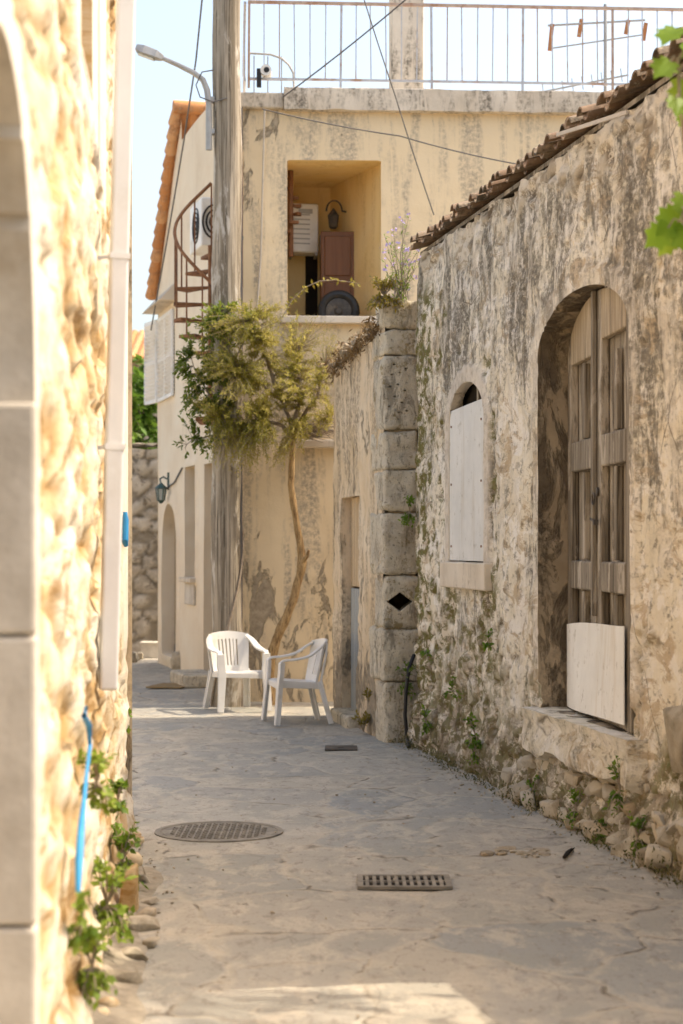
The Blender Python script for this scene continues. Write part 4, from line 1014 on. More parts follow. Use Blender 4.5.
# ================================================================== FAR END OF THE LANE
def far_end():
    def disp(s, z, sd):
        p = Vector((s, z, 6)); d0, e, c = vor(Vector((s * 3.4, z * 4.6, 2)) + .3 * noise.noise_vector(p * 2))
        m = 1 - sstep(e, .03, .2); return .02 * fbm(p, 3) + .05 * (1 - m) + .03 * (c - .5), dict(cell=c, mort=m, band=0)
    root = thing('stone_wall', 'tall grey rubble wall closing the far end of the lane', 'wall', (-3.6, 28.2, 0))
    mb, _ = wall_sheet((-6.5, 28, 0), (1, 0, 0), (0, -1, 0), 4.5, lambda s: 3.2 + .06 * noise.noise(Vector((s * 3, 0, 0))), .05, -.1, [], disp, [])
    part('masonry', mb, M['greywall'], root, 50)
    b = MB(); b.box((-4.25, 28.32, 1.55), (4.5, .5, 3.2)); part('core', b, M['greywall'], root)
    b = MB()
    for i in range(26): b.stone((-6.4 + i * .17, 28.15, 3.26), (.11, .25, .035), i, 1, .25, cell=random.random(), mort=.9)
    part('coping', b, M['rubble'], root)
    r = thing('distant_house', 'small far house with weathered wall under an orange tiled roof', 'house', (-5.0, 44, 0))
    b = MB(); b.box((-5.5, 46, 3.1), (2.8, 4, 6.2)); part('wall', b, M['greywall'], r)
    tl = MB()
    for i in range(16): tl.tube([(-7.1 + i * .2, 43.7, 6.2), (-7.1 + i * .2 + .02, 46, 7.1)], .11, 8, tone=random.random())
    tl.prism([(-7.1, 43.75, 6.15), (-3.95, 43.75, 6.15), (-3.95, 46, 7.05), (-7.1, 46, 7.05)], (0, 0, .08), tone=.4); tl.prism([(-7.1, 48.3, 6.15), (-3.95, 48.3, 6.15), (-3.95, 46, 7.05), (-7.1, 46, 7.05)], (0, 0, .08), tone=.4)
    part('roof', tl, M['tile_new'], r)
    b = MB(); c = P(151, 658, 27.2); b.box((c.x, 27.2, .11), (.27, .3, .22)); b.box((c.x, 27.2, .225), (.31, .34, .03))
    solo('concrete_trough', b, M['jamb'], 'small grey concrete trough at the foot of the far rubble wall', 'trough', bevel=.01)
    for i, (px, dd, s) in enumerate(((134, 26.4, .10), (138, 26.8, .08), (130, 26.0, .12), (142, 27.2, .07))):
        b = MB(); b.stone((P(px, 650, dd).x, dd, s * .6), (s, s, s * .75), i + 11, 2, .3, cell=i / 4)
        solo('fallen_stone', b, M['rubble'], ['pale stone lying closest to the trough' if i == 3 else '', '', '', ''][0] or 'small fallen stone in the pile below the far rubble wall', 'stone', group='fallen stones below the far wall')
    # unseen low building added on the left to bounce sunlight into the lane
    b = MB(); b.prism([(-6.6, 26.5, -.1), (-6.6, 12.5, -.1), (-10, 12.5, -.1), (-10, 26.5, -.1)], (0, 0, 3.1))
    solo('bounce_building', b, M['gable'], 'added low cream block hidden behind the near wall, bouncing light into the lane', 'building', bevel=.03)
far_end()

# ================================================================== NEAR LEFT WALL
LO = Vector((-1.275, 10.7, 0)); LT = Vector((.081, -1, 0)).normalized(); LN = Vector((1, .081, 0)).normalized()
def lw(s, z, out=0): p = LO + LT * s + LN * out; return Vector((p.x, p.y, z))
def lpx(px, py, out=0):                  # point of the left wall seen at a pixel
    d = (-.408 + out) / ((px - CX) / F + .081); s = (10.7 - d) * 1.0033; return lw(s, EYE - (py - HY) / F * d, out)
def left_wall():
    root = thing('ochre_stone_house', 'near left house of rough ochre stone with a pale arched doorway', 'house', lw(4.5, 0, -2))
    ar = sd_arch(6.22, 7.62, .02, 2.06, .72); wn = sd_rect(3.7, 4.4, 3.46, 4.9)
    def disp(s, z, sd):
        p = Vector((s, z, 0)); d0, e, c = vor(Vector((s * (1.3 + .5 * noise.noise(Vector((s * .7, z * .9, 3)))), z * 5.4, 7)) + .75 * noise.noise_vector(Vector((s * 1.5, z * 4, 0))) + .25 * noise.noise_vector(Vector((s * 3, z * 10, 0))))
        m = 1 - sstep(e, .03, .2); n = fbm(Vector((s * .7, z * 1.9, 0)), 4); n2 = fbm(Vector((s * 2.4, z * 8, 0)), 4)
        wash = sstep(n * .8 + n2 * .35, -.05, .2)
        off = .022 * n + (.020 * (1 - m) + .035 * (c - .5)) * (1 - .75 * wash) + .012 * wash + .016 * n2 - .02 - .03 * sstep(fbm(Vector((s * 2.2, z * 5, 9)), 4), .38, .55); band = 0
        da = ar(s, z); dw = wn(s, z)
        if -.03 <= da < .13: band = 1
        if -.03 <= dw < .16 or (2.6 < s < 4.5 and 3.1 + .25 * (s - 2.6) + .2 * n < z < 4.9): band = 1
        if s < .8: band = max(band, sstep(.75 + .3 * n - s, 0, .25) * sstep(z, .8, 1.2))
        off = off * (1 - band) + .006 * band + .004 * n2 * (1 - band)
        off += .05 * sstep(.35 - z, 0, .35) * (1 - band)
        return off, dict(cell=c, mort=m * (1 - wash), band=band, wash=wash)
    mb, rv = wall_sheet(LO, LT, LN, 9.0, lambda s: 5.7, .035, -.1, [ar, wn], disp, [.55, .22])
    wall = part('wall', mb, M['left'], root, 50)
    part('arch_jamb', rv[0], M['jamb'], wall, 30, label='smooth grey stone jamb of the arched doorway'); part('window_reveal', rv[1], M['left'], wall, 30)
    # joints between the dressed jamb blocks: real blocks set against the reveal
    jb = MB(); z = .02; k = 0
    while z < 1.95:
        h = (.736, .72, .58)[k % 3]
        jb.box(lw(6.245, z + h / 2, -.235), (.50, .05, h - .007), math.atan2(LN.y, LN.x)); z += h; k += 1
    part('jamb_block', jb, M['jamb'], wall, 0, .012)
    dr = MB(); dr.prism([lw(6.15, 0, -.54), lw(7.7, 0, -.54), lw(7.7, 2.85, -.54), lw(6.15, 2.85, -.54)], LN * -.05); part('door', dr, M['door'], root)
    wd = MB(); wd.prism([lw(3.65, 3.4, -.2), lw(4.45, 3.4, -.2), lw(4.45, 4.95, -.2), lw(3.65, 4.95, -.2)], LN * -.04); wdo = part('window', wd, M['tandoor'], root)
    ws = MB(); ws.box(lw(4.05, 3.44, -.09), (.20, .68, .04), math.atan2(LT.y, LT.x) + math.pi / 2); part('sill', ws, M['sill'], wdo, 0, .012)
    sh = MB()
    def vq(a, b, z1): sh.quad((a.x, a.y, -.1), (b.x, b.y, -.1), (b.x, b.y, z1), (a.x, a.y, z1))
    a, b, c, d = lw(0, 0, .03), lw(0, 0, -5), lw(9, 0, -5), lw(9, 0, 0)
    vq(a, b, 5.7); vq(b, c, 5.7); vq(c, d, 5.7); sh.quad(*[(q.x, q.y, 5.69) for q in (a, b, c, d)])
    part('rear_walls', sh, M['wing'], root)
    for i, (s, z, r_) in enumerate(((.06, .3, .14), (.05, .75, .13), (.1, 1.2, .12), (.3, .12, .2), (.9, .1, .16), (1.6, .1, .15), (2.4, .1, .15), (3.0, .08, .14))): pass
    fs = MB()
    for i in range(26):
        s = random.uniform(.1, 6.0); q = random.uniform(.025, .05); fs.stone(lw(s, random.uniform(0, .05), .05 + random.uniform(-.03, .04)), (q, q * 1.3, q * .8), i, 2, .35, cell=random.random())
    part('footing_stones', fs, M['left'], root, 50)
left_wall()

def left_bits():
    r = thing('downpipe', 'pale grey plastic downpipe leaning out from the ochre stone wall', 'pipe', P(108, 690, 7.5))
    a, b2 = P(108, 690, 7.5), P(129, -120, 7.5); b = MB(); UP = Vector((-.24, 1, 0)); b.bar(a, b2, .076, .07, UP); part('pipe', b, M['pipe'], r, 0, .012, None, 3)
    for t in (.30, .535, .86):
        c = a.lerp(b2, t); k = MB(); dz = (b2 - a).normalized()
        k.bar(c - dz * .012, c + dz * .012, .084, .078, UP); k.bar(c + Vector((-.04, 0, 0)), c + Vector((-.20, 0, -.02)), .014); part('collar', k, M['pipe'], r)
    p0 = [lpx(*q, .045) for q in ((86, 708), (84, 716), (89, 726), (90, 745), (87, 770), (84, 800), (81, 830), (79, 860), (78, 892))]
    b = MB(); b.tube(p0, [.008, .010, .011, .007, .006, .008, .012, .014, .008], 9); solo('blue_hose', b, M['blue'], 'bright blue hose hanging down the lower ochre stone wall', 'hose')
    b = MB(); b.tube([P(125, 512, 9.9), P(125.5, 520, 9.9), P(124.5, 540, 9.88), P(126, 546, 9.9)], [.012, .018, .022, .012], 10); solo('blue_strap', b, M['blue'], 'short blue strap hanging on the white wall corner behind the downpipe', 'strap')
    b = MB(); c = P(128, 915, 8.2); b.prism([(c.x - .05, c.y, 0), (c.x + .035, c.y, 0), (c.x + .03, c.y + .02, .23), (c.x - .03, c.y + .02, .20)], (0, .14, 0)); solo('kerb_post', b, M['left'], 'small ochre stub stone at the foot of the left wall among weeds', 'stone', bevel=.015)
    for i, (px, py, s) in enumerate(((141, 885, .07), (150, 905, .05), (140, 930, .08), (152, 945, .05), (135, 960, .07), (118, 985, .09), (146, 918, .06))):
        d = EYE * F / (py - HY); b = MB(); b.rock((P(px, py, d).x, d, s * .3), (s * .8, s * 1.2, s * .5), i, i + 31, cell=random.random())
        solo('loose_stone', b, M['rubble'], 'loose stone on the dirt edge below the left wall', 'stone', group='loose stones along the left wall')
    mb = MB(); n = 30
    for j in range(9):
        for i in range(n + 1):
            s = 1.3 + 3.6 * i / n; u = j / 8; w_ = .20 + .12 * fbm(Vector((s * 1.5, 1, 0)), 3)
            mb.v.append(tuple(lw(s, .05 * (1 - u) ** 1.6 + .02 * fbm(Vector((s * 5, u * 3, 0)), 3) * (1 - u) + (.006 if u < .9 else -.03), .02 + u * w_)))
    for j in range(8):
        for i in range(n): k = j * (n + 1) + i; mb.f.append((k, k + 1, k + n + 2, k + n + 1))
    solo('dirt_edge', mb, M['earth'], None, None, kind='structure', sm=60)
left_bits()

# ================================================================== STREET FITTINGS
def fittings():
    lw_ = lambda q, o: lw(q, 0, o)
    d = 10.66; c = Vector((P(219, 832, d).x, d, 0)); r = thing('manhole_cover', 'round cast iron manhole cover set in the street', 'manhole cover', c)
    b = MB(); b.lathe(c, [(.38, .0), (.38, .008), (.35, .009), (.345, .003)], 48); part('frame', b, M['dusty'], r)
    b = MB(); b.lathe(c, [(.335, .0), (.335, .005), (.01, .006)], 48)
    for i in range(-8, 9):
        for j in range(-8, 9):
            x, y = i * .038, j * .038
            if x * x + y * y < .3 ** 2: b.box(c + Vector((x, y, .0075)), (.026, .011, .006), R(45 if (i + j) % 2 else -45))
    part('lid', b, M['dusty'], r, 0)
    d = 9.03; c = Vector((P(404, 883, d).x, d, 0)); r = thing('drain_grate', 'rectangular iron drain grate set in the street', 'grate', c)
    W, D = .44, .30; b = MB()
    for y in (-D / 2, D / 2): b.box(c + Vector((0, y, .010)), (W, .03, .016))
    for x in (-W / 2, W / 2): b.box(c + Vector((x, 0, .0105)), (.03, D + .02, .016))
    b.box(c + Vector((0, 0, .0095)), (W - .03, .02, .014)); part('frame', b, M['dusty'], r)
    b = MB(); b.box(c + Vector((0, 0, .0045)), (W - .02, D - .02, .004)); part('pit_shade', b, M['dark'], r)  # black plate at street level, painted shade of the drain hole
    for i in range(11):
        b = MB(); b.box(c + Vector((-W / 2 + .035 + i * (W - .07) / 10, 0, .0098)), (.018, D - .03, .012)); part('bar', b, M['dusty'], r, 0)
    d = 15.0; c = Vector((P(341, 749, d).x, d, .008)); b = MB(); b.box(c, (.27, .30, .012)); b.box(c + Vector((0, 0, .007)), (.05, .02, .006)); solo('access_plate', b, M['iron'], 'small dark metal plate in the paving before the stone corner', 'cover', bevel=.003)
    p = [P(572, 850, 9.95), P(568, 857, 9.85), P(564, 864, 9.7)]; p = [Vector((q.x, q.y, .018)) for q in p]
    b = MB(); b.tube(p, [.008, .014, .010], 6, jit=.4); b.tube([p[1], p[1] + Vector((.04, .03, .02))], [.008, .003], 6); solo('dead_twig', b, M['dark'], 'short dark twig lying on the street before the rubble footing', 'twig')
    b = MB()
    for i in range(170):
        x = random.uniform(-1.3, 1.6); y = random.uniform(6, 18)
        if random.random() < .55: s = random.uniform(0, 7.8); q = rw(s, 0, random.uniform(.10, .35)); x, y = q.x, q.y
        an = random.uniform(0, 6.3); sz = random.uniform(.015, .04)
        b.leaf(Vector((x, y, .016)), Vector((math.cos(an), math.sin(an), random.uniform(0, .3))), Vector((0, 0, 1)), sz, sz * .5, random.random())
    solo('fallen_leaves', b, M['leaf_dry'], None, None, kind='stuff', sm=0)
    b = MB()
    for i in range(240):
        y = random.uniform(6, 20); q = random.random()
        if q < .6: sx = random.uniform(0, 7.8); pp = rw(sx, 0, .10 + abs(random.gauss(0, .13))); x, y = pp.x, pp.y
        elif q < .8: pp = lw_(random.uniform(.3, 5), abs(random.gauss(0, .15)) + .05); x, y = pp.x, pp.y
        else: x = random.uniform(-1.2, 1.2)
        z = random.uniform(.004, .012); b.rock((x, y, .008 + z * .3), (z, z, z * .6), i, i % 40, cell=random.random(), mort=.3)
    solo('street_grit', b, M['rubble'], None, None, kind='stuff')
    # spalled patch in the paving
    d = 9.95; c = Vector((P(515, 853, d).x, d, 0)); b = MB()
    for i in range(26):
        a = random.uniform(0, 6.3); q = random.uniform(0, 1) ** .6; s = random.uniform(.012, .04)
        b.stone(c + Vector((.2 * q * math.cos(a), .17 * q * math.sin(a), .004)), (s, s, s * .35), i, 1, .4, cell=random.random(), mort=.3)
    solo('paving_rubble', b, M['rubble'], None, None, kind='stuff')
fittings()

# ================================================================== POLE, LAMP, CABLES
PX, PD = P(227, 600, 19.0).x, 19.0
def pole_lamp():
    r = thing('utility_pole', 'weathered grey wooden utility pole rising behind the white chairs', 'pole', (PX, PD, 0))
    b = MB(); n = 46; b.tube([(PX + .01 * math.sin(i * .5), PD, -.1 + 9.4 * i / n) for i in range(n + 1)], [.165 - .022 * i / n for i in range(n + 1)], 22, jit=.06); part('shaft', b, M['pole'], r, 60)
    b = MB(); b.bar((PX + .155, PD - .03, 0), (PX + .15, PD - .03, 3.2), .016, .03, (0, 1, 0)); part('earth_strip', b, M['wire'], r)
    r = thing('street_lamp', 'grey street lamp on a curved arm fixed to the utility pole', 'street lamp', P(208, 150, 18.9))
    pts = [P(209, 150, 18.9), P(209, 105, 18.9), P(207, 90, 18.9), P(203, 80, 18.9), P(194, 73, 18.9), P(178, 65, 18.9), P(160, 57, 18.9)]
    b = MB(); b.tube(pts, [.034, .034, .033, .032, .030, .026, .024], 10); b.box(P(211, 132, 18.93), (.08, .1, .05)); b.box(P(211, 100, 18.93), (.08, .1, .05)); part('arm', b, M['greymetal'], r)
    a, c = P(163, 58, 18.9), P(136, 49, 18.9); d = (c - a); L = d.length; d.normalize(); u = Vector((0, 1, 0)); b = MB(); w_ = .1
    up = Vector((-d.z, 0, d.x)); up = up if up.z > 0 else -up
    secs = [(0, .03, .03, -.03), (.25, .08, .05, -.035), (.7, .10, .055, -.04), (1.0, .07, .045, -.02)]; vs_ = []
    for t, hw, hu, hd in secs:
        p = a + d * (L * t); vs_ += [p - u * hw * .7 + up * hu, p + u * hw * .7 + up * hu, p + u * hw + up * hd, p - u * hw + up * hd]
    fs_ = [(0, 1, 2, 3)[::-1], (12, 13, 14, 15)] + [(i * 4 + k, i * 4 + (k + 1) % 4, i * 4 + 4 + (k + 1) % 4, i * 4 + 4 + k) for i in range(3) for k in range(4)]
    b._add(vs_, fs_); part('lamp_head', b, M['greymetal'], r, 0, .008)
    b = MB(); p, q = a + d * (L * .28) - up * .042, a + d * (L * .9) - up * .036; b.bar(p, q, .12, .02, up); part('diffuser', b, M['lampglass'], r, 0, .006)
    def cable(pts, rad, mat, label, sag=0):
        P3 = [P(*q) for q in pts]; out = []
        for i in range(len(P3) - 1):
            for k in range(8):
                t = k / 8; g_ = P3[i].lerp(P3[i + 1], t); g_.z -= sag * 4 * t * (1 - t); out.append(g_)
        out.append(P3[-1]); b = MB(); b.tube(out, rad, 6); solo('overhead_cable', b, mat, label, 'cable', 'overhead cables')
    cable([(206, -40, 19), (196, 60, 20.5), (184, 140, 22), (168, 235, 23.5), (151, 330, 25.5)], .010, M['wire'], 'thin dark cable dropping past the street lamp towards the gable house')
    cable([(440, -30, 18.2), (283, 97, 19.2)], .008, M['wire'], 'thick cable running diagonally up from the slab corner across the railing', .03)
    cable([(352, -40, 18.4), (395, 95, 18.9), (434, 215, 19.2)], .007, M['wire'], 'thin cable falling across the railing to the flowering plant', .02)
    cable([(262, 109, 19.2), (400, 136, 19.15), (522, 165, 18.6)], .007, M['wire'], 'thin cable slung across the upper facade below the terrace slab', .02)
    b = MB(); pts = [P(*q) for q in ((214, 70, 18.86), (202, 72, 18.85), (196, 85, 18.85), (200, 97, 18.85), (213, 102, 18.85), (227, 98, 18.84))]
    b.tube(pts, .007, 6); solo('lamp_lead', b, M['wire'], 'dark looped lead between the lamp arm and the utility pole', 'cable')
    p = [P(414, 655, 15.40), P(409, 668, 15.3), P(406, 690, 15.25), P(405, 715, 15.25), P(407, 738, 15.25), P(409, 752, 15.0)]
    p[-1].z = .015
    fine = []
    for i in range(len(p) - 1):
        for k in range(5): fine.append(p[i].lerp(p[i + 1], k / 5))
    b = MB(); b.tube(fine + [p[-1]], .016, 8); solo('black_hose', b, M['black'], 'black hose hanging to the ground beside the grey corner blocks', 'hose')
pole_lamp()

# ================================================================== PLASTIC CHAIRS
def chair():
    root = thing('plastic_chair', 'white plastic armchair facing the camera, close in front of the utility pole', 'chair', (0, 0, 0), 'white plastic chairs')
    # local frame: faces -y, x to its right hand
    def sheet(nu, nv, fn, th, hole=None):
        b = MB(); N = (nu + 1) * (nv + 1); W = nu + 1; keep = {}
        for sgn in (0, 1):
            for j in range(nv + 1):
                for i in range(nu + 1):
                    p, n = fn(i / nu, j / nv); b.v.append(tuple(Vector(p) + Vector(n) * (th * (sgn - .5))))
        cells = [(i, j) for j in range(nv) for i in range(nu) if not (hole and hole((i + .5) / nu, (j + .5) / nv))]; cs = set(cells)
        for i, j in cells:
            k = j * W + i; b.f += [(k + W, k + W + 1, k + 1, k), (N + k, N + k + 1, N + k + W + 1, N + k + W)]
            for (di, dj, a, c) in ((0, -1, k, k + 1), (1, 0, k + 1, k + W + 1), (0, 1, k + W + 1, k + W), (-1, 0, k + W, k)):
                if (i + di, j + dj) not in cs: b.f.append((a, c, N + c, N + a))
        return b
    def seat(u, v):
        x = (u - .5) * (.46 - .05 * v); y = -.23 + .43 * v
        z = .425 - .018 * math.sin(math.pi * u) * math.sin(math.pi * min(1, v * 1.1)) - .03 * v - .022 * max(0, 1 - v * 8) ** 2
        return (x, y, z), (0, 0, 1)
    part('seat', sheet(16, 14, seat, .022), M['plastic'], root, 60)
    sk = MB()
    for a, c in (((-.225, -.225), (.225, -.225)), ((-.225, -.22), (-.2, .2)), ((.225, -.22), (.2, .2))):
        sk.bar((a[0], a[1], .393), (c[0], c[1], .37), .02, .055)
    part('apron', sk, M['plastic'], root, 0, .006)
    def back(u, v):
        w = .40 + .07 * v; x = (u - .5) * w; y = .19 + .115 * v - .07 * (abs(u - .5) * 2) ** 2.2 * (.55 + .45 * v); z = .385 + .42 * v + .03 * math.sin(math.pi * u) * v
        return (x, y, z), (0, .96, -.26)
    def slots(u, v):
        if not (.16 < v < .80): return False
        if not (.20 < u < .80): return False
        return ((u - .20) / .6 * 6.5) % 1.0 > .62
    part('backrest', sheet(52, 22, back, .018, slots), M['plastic'], root, 60)
    def ribbon(pts, w, th, upf=None):
        b = MB(); P3 = [Vector(p) for p in pts]; m = len(P3); vs_ = []
        for i, p in enumerate(P3):
            d = (P3[min(i + 1, m - 1)] - P3[max(i - 1, 0)]).normalized(); side = upf(i / (m - 1)) if upf else Vector((1, 0, 0))
            side = (side - d * side.dot(d)).normalized(); n = d.cross(side)
            ww = w(i / (m - 1)) if callable(w) else w
            vs_ += [p + side * (ww / 2) + n * (th / 2), p + side * (ww / 2) - n * (th / 2), p - side * (ww / 2) - n * (th / 2), p - side * (ww / 2) + n * (th / 2)]
        fs_ = [(3, 2, 1, 0), tuple(range((m - 1) * 4, m * 4))] + [(i * 4 + k, i * 4 + (k + 1) % 4, i * 4 + 4 + (k + 1) % 4, i * 4 + 4 + k) for i in range(m - 1) for k in range(4)]
        return b._add(vs_, fs_)
    def cat(pts, n=6):
        P3 = [Vector(p) for p in pts]; P3 = [2 * P3[0] - P3[1]] + P3 + [2 * P3[-1] - P3[-2]]; out = []
        for i in range(1, len(P3) - 2):
            for k in range(n):
                t = k / n; a, b, c, d = P3[i - 1:i + 3]
                out.append(.5 * ((2 * b) + (c - a) * t + (2 * a - 5 * b + 4 * c - d) * t * t + (3 * b - a - 3 * c + d) * t ** 3))
        return out + [P3[-2]]
    for s in (-1, 1):
        arm = cat([(s * .205, .235, .79), (s * .245, .17, .745), (s * .268, .06, .675), (s * .272, -.08, .645), (s * .268, -.19, .635), (s * .262, -.235, .60)])
        part('armrest', ribbon(arm, lambda t: .045 + .035 * math.sin(math.pi * min(1, t * 1.05)), .02), M['plastic'], root, 0, .006)
        fl = cat([(s * .262, -.228, .615), (s * .258, -.235, .50), (s * .250, -.245, .40), (s * .262, -.262, .2), (s * .275, -.28, .0)])
        b = ribbon(fl, lambda t: .085 + .015 * math.sin(math.pi * t) - .02 * t, .018); b2 = ribbon([p + Vector((s * .02, .022, 0)) for p in fl], .045, .014, lambda t: Vector((0, 1, 0))); b._add(b2.v, b2.f)
        part('leg', b, M['plastic'], root, 0, .005)
        rl = cat([(s * .195, .205, .42), (s * .205, .225, .33), (s * .225, .27, .15), (s * .24, .31, .0)])
        b = ribbon(rl, lambda t: .088 - .02 * t, .018); b2 = ribbon([p + Vector((s * .022, -.02, 0)) for p in rl], .045, .014, lambda t: Vector((0, 1, 0))); b._add(b2.v, b2.f)
        part('leg', b, M['plastic'], root, 0, .005)
        bs = cat([(s * .205, .2, .40), (s * .215, .225, .55), (s * .222, .25, .68), (s * .205, .262, .80)])
        part('back_post', ribbon(bs, .032, .02), M['plastic'], root, 0, .006)
    return root
def dup(root, loc, rz, label):
    r = root.copy(); COL.objects.link(r); r.location = loc; r.rotation_euler = (0, 0, rz); r['label'] = label
    for ch in list(root.children):
        c = ch.copy(); COL.objects.link(c); c.parent = r
    return r
ch = chair(); ch.scale = (.95, .95, .95)
d1 = 18.45; ch.location = (P(236, 700, d1).x, d1, .012); ch.rotation_euler = (0, 0, R(24))
d2 = 17.15; dup(ch, (P(296, 700, d2).x, d2, .012), R(-74), 'white plastic armchair turned sideways to the left, nearer the stone outbuilding')

# ================================================================== PLANTS
def grow(root, limbs, attract, leaf_mb, twig_mb, L, W, per, twig_r, tone, droop=.15, spread=.5, start=.35):
    nodes = [p for l in limbs for p in l]
    arr = np.array([tuple(p) for p in nodes])
    for a in attract:
        k = int(np.argmin(((arr - np.array(tuple(a))) ** 2).sum(1))); b = nodes[k]
        mid = b.lerp(a, .5) + Vector((random.uniform(-1, 1), random.uniform(-1, 1), random.uniform(.2, 1))) * (a - b).length * .16
        path = []
        for i in range(7):
            t = i / 6; path.append(b * (1 - t) ** 2 + mid * 2 * t * (1 - t) + a * t * t + Vector((0, 0, -droop * t * t * (a - b).length)))
        twig_mb.tube(path, [twig_r * (1 - .75 * i / 6) for i in range(7)], 4, False)
        for q in range(per):
            t = start + (1 - start) * (q + random.random()) / per; i = min(5, int(t * 6)); p = path[i].lerp(path[i + 1], t * 6 - i)
            d = (path[i + 1] - path[i]).normalized() + Vector((random.gauss(0, 1), random.gauss(0, 1), random.gauss(0, 1))) * spread
            n = Vector((random.gauss(0, .6), random.gauss(0, .6), 1)).normalized(); s = random.uniform(.65, 1.25)
            leaf_mb.leaf(p, d, n, L * s, W * s, min(1, max(0, tone(p) + random.gauss(0, .17))))
def blob(px, py, rx, ry, d, dr, n, gap=.0, seed=0):
    out = []
    while len(out) < n:
        u = Vector((random.uniform(-1, 1), random.uniform(-1, 1), random.uniform(-1, 1)))
        if u.length > 1: continue
        u = u * (.35 + .65 * u.length) if u.length < .5 else u
        p = P(px + u.x * rx, py + u.y * ry, d + u.z * dr)
        if noise.noise(p * 3.2 + Vector((seed, 0, 0))) < gap - .28: continue
        out.append(p)
    return out
def street_tree():
    base = P(270, 700, 19.15); base.z = 0
    root = thing('feathery_tree', 'slender crooked tree with a wispy olive yellow crown before the cream facade', 'tree', base)
    tp = [(270, 706, 19.1), (269, 680, 19.1), (270, 660, 19.08), (276, 640, 19.07), (284, 622, 19.06), (293, 600, 19.06), (299, 580, 19.07), (302, 562, 19.08), (300, 545, 19.08), (295, 515, 19.06), (291, 485, 19.03), (292, 460, 19.0), (293, 436, 18.95)]
    P3 = [P(*q) for q in tp]; P3[0].z = -.05
    tr = []
    for i in range(len(P3) - 1):
        for k in range(4):
            t = k / 4; q = P3[i].lerp(P3[i + 1], t) + noise.noise_vector(P3[i].lerp(P3[i + 1], t) * 6) * .008; tr.append(q)
    tr.append(P3[-1]); n = len(tr)
    b = MB(); b.tube(tr, [.066 - .036 * (i / n) ** .6 + .012 * math.exp(-((i / n - .56) / .03) ** 2) for i in range(n)], 12, jit=.25); 
    b.tube([P(302, 562, 19.06), P(307, 556, 19.0), P(309, 550, 18.98)], [.03, .022, .012], 8)
    part('trunk', b, M['twigbark'], root, 60)
    limbs = []
    for pts in (((293, 440), (290, 420), (280, 400), (262, 385), (240, 375)), ((293, 440), (282, 425), (262, 420), (240, 425), (220, 420)), ((292, 436), (298, 410), (300, 380), (295, 350)),
                ((292, 436), (305, 415), (318, 395), (325, 370)), ((280, 400), (270, 370), (260, 340), (250, 322)), ((290, 420), (300, 425), (320, 420), (332, 418))):
        l = [P(x, y, 18.9 - .18 * i / len(pts) + random.uniform(-.1, .1)) for i, (x, y) in enumerate(pts)]
        f = []
        for i in range(len(l) - 1):
            for k in range(4): f.append(l[i].lerp(l[i + 1], k / 4) + noise.noise_vector(l[i].lerp(l[i + 1], k / 4) * 5) * .03)
        limbs.append(f + [l[-1]])
    br = MB(); cr = MB()
    for l in limbs: br.tube(l, [.026 - .018 * i / len(l) for i in range(len(l))], 7, jit=.2)
    tone = lambda p: .62 + .5 * noise.noise(p * 2.6)
    grow(root, limbs, blob(260, 398, 74, 70, 18.5, .46, 620, .05), cr, br, .042, .010, 34, .0035, tone, .0, 1.5)
    grow(root, limbs, blob(252, 340, 64, 44, 18.5, .36, 280, .08, 4), cr, br, .042, .010, 30, .0035, tone, .0, 1.5)
    grow(root, limbs, blob(250, 445, 52, 30, 18.5, .30, 170, .06, 7), cr, br, .042, .010, 26, .0035, tone, .08, 1.5)
    grow(root, limbs, blob(308, 372, 44, 72, 18.85, .26, 460, .10, 9), cr, br, .032, .008, 15, .004, lambda p: .92, -.05, 1.4, .4)
    part('branch', br, M['drytwig'], root, 60); part('crown', cr, M['leaf_olive'], root, 0)
    # leafy climber over the pole
    base = P(208, 702, 18.8); base.z = 0
    root = thing('leafy_climber', 'dark green leafy climber wrapped round the upper utility pole', 'climber', base)
    st = [Vector((PX + .17 * math.cos(t * 1.3 + 3.4), PD + .17 * math.sin(t * 1.3 + 3.4), .0 + z)) for t, z in zip(np.linspace(0, 5, 24), np.linspace(-.02, 3.9, 24))]
    sb = MB(); sb.tube(st, [.014 - .006 * i / 24 for i in range(24)], 7, jit=.2)
    limbs = [st[12:]]
    for pts in (((226, 420), (212, 400), (198, 380), (190, 350)), ((226, 400), (215, 370), (212, 340), (220, 315)), ((226, 440), (210, 435), (195, 440), (185, 448)), ((226, 380), (240, 350), (250, 330), (268, 320))):
        l = [P(x, y, 18.78) for x, y in pts]; f = []
        for i in range(len(l) - 1):
            for k in range(4): f.append(l[i].lerp(l[i + 1], k / 4) + noise.noise_vector(l[i].lerp(l[i + 1], k / 4) * 5) * .03)
        limbs.append(f + [l[-1]]); sb.tube(f + [l[-1]], [.011 - .007 * i / len(f) for i in range(len(f) + 1)], 6)
    cr = MB(); tone = lambda p: .42 + .5 * noise.noise(p * 3) + .25 * (p.z - 3.4) * .5
    grow(root, limbs, blob(207, 370, 36, 68, 18.80, .26, 190, .12, 3), cr, sb, .050, .026, 17, .004, tone, .12, .7)
    grow(root, limbs, blob(228, 320, 36, 20, 18.78, .22, 70, .08, 5), cr, sb, .058, .030, 12, .004, lambda p: .7, .05, .7)
    grow(root, limbs, blob(197, 440, 22, 16, 18.72, .18, 34, .1, 8), cr, sb, .05, .028, 8, .003, lambda p: .25, .3, .7)
    grow(root, limbs, blob(187, 375, 14, 55, 18.72, .15, 36, .1, 9), cr, sb, .055, .028, 8, .003, lambda p: .25, .3, .7)
    part('stem', sb, M['drytwig'], root, 60); part('crown', cr, M['leaf_green'], root, 0)
    # brushwood on the ledge
    b = MB()
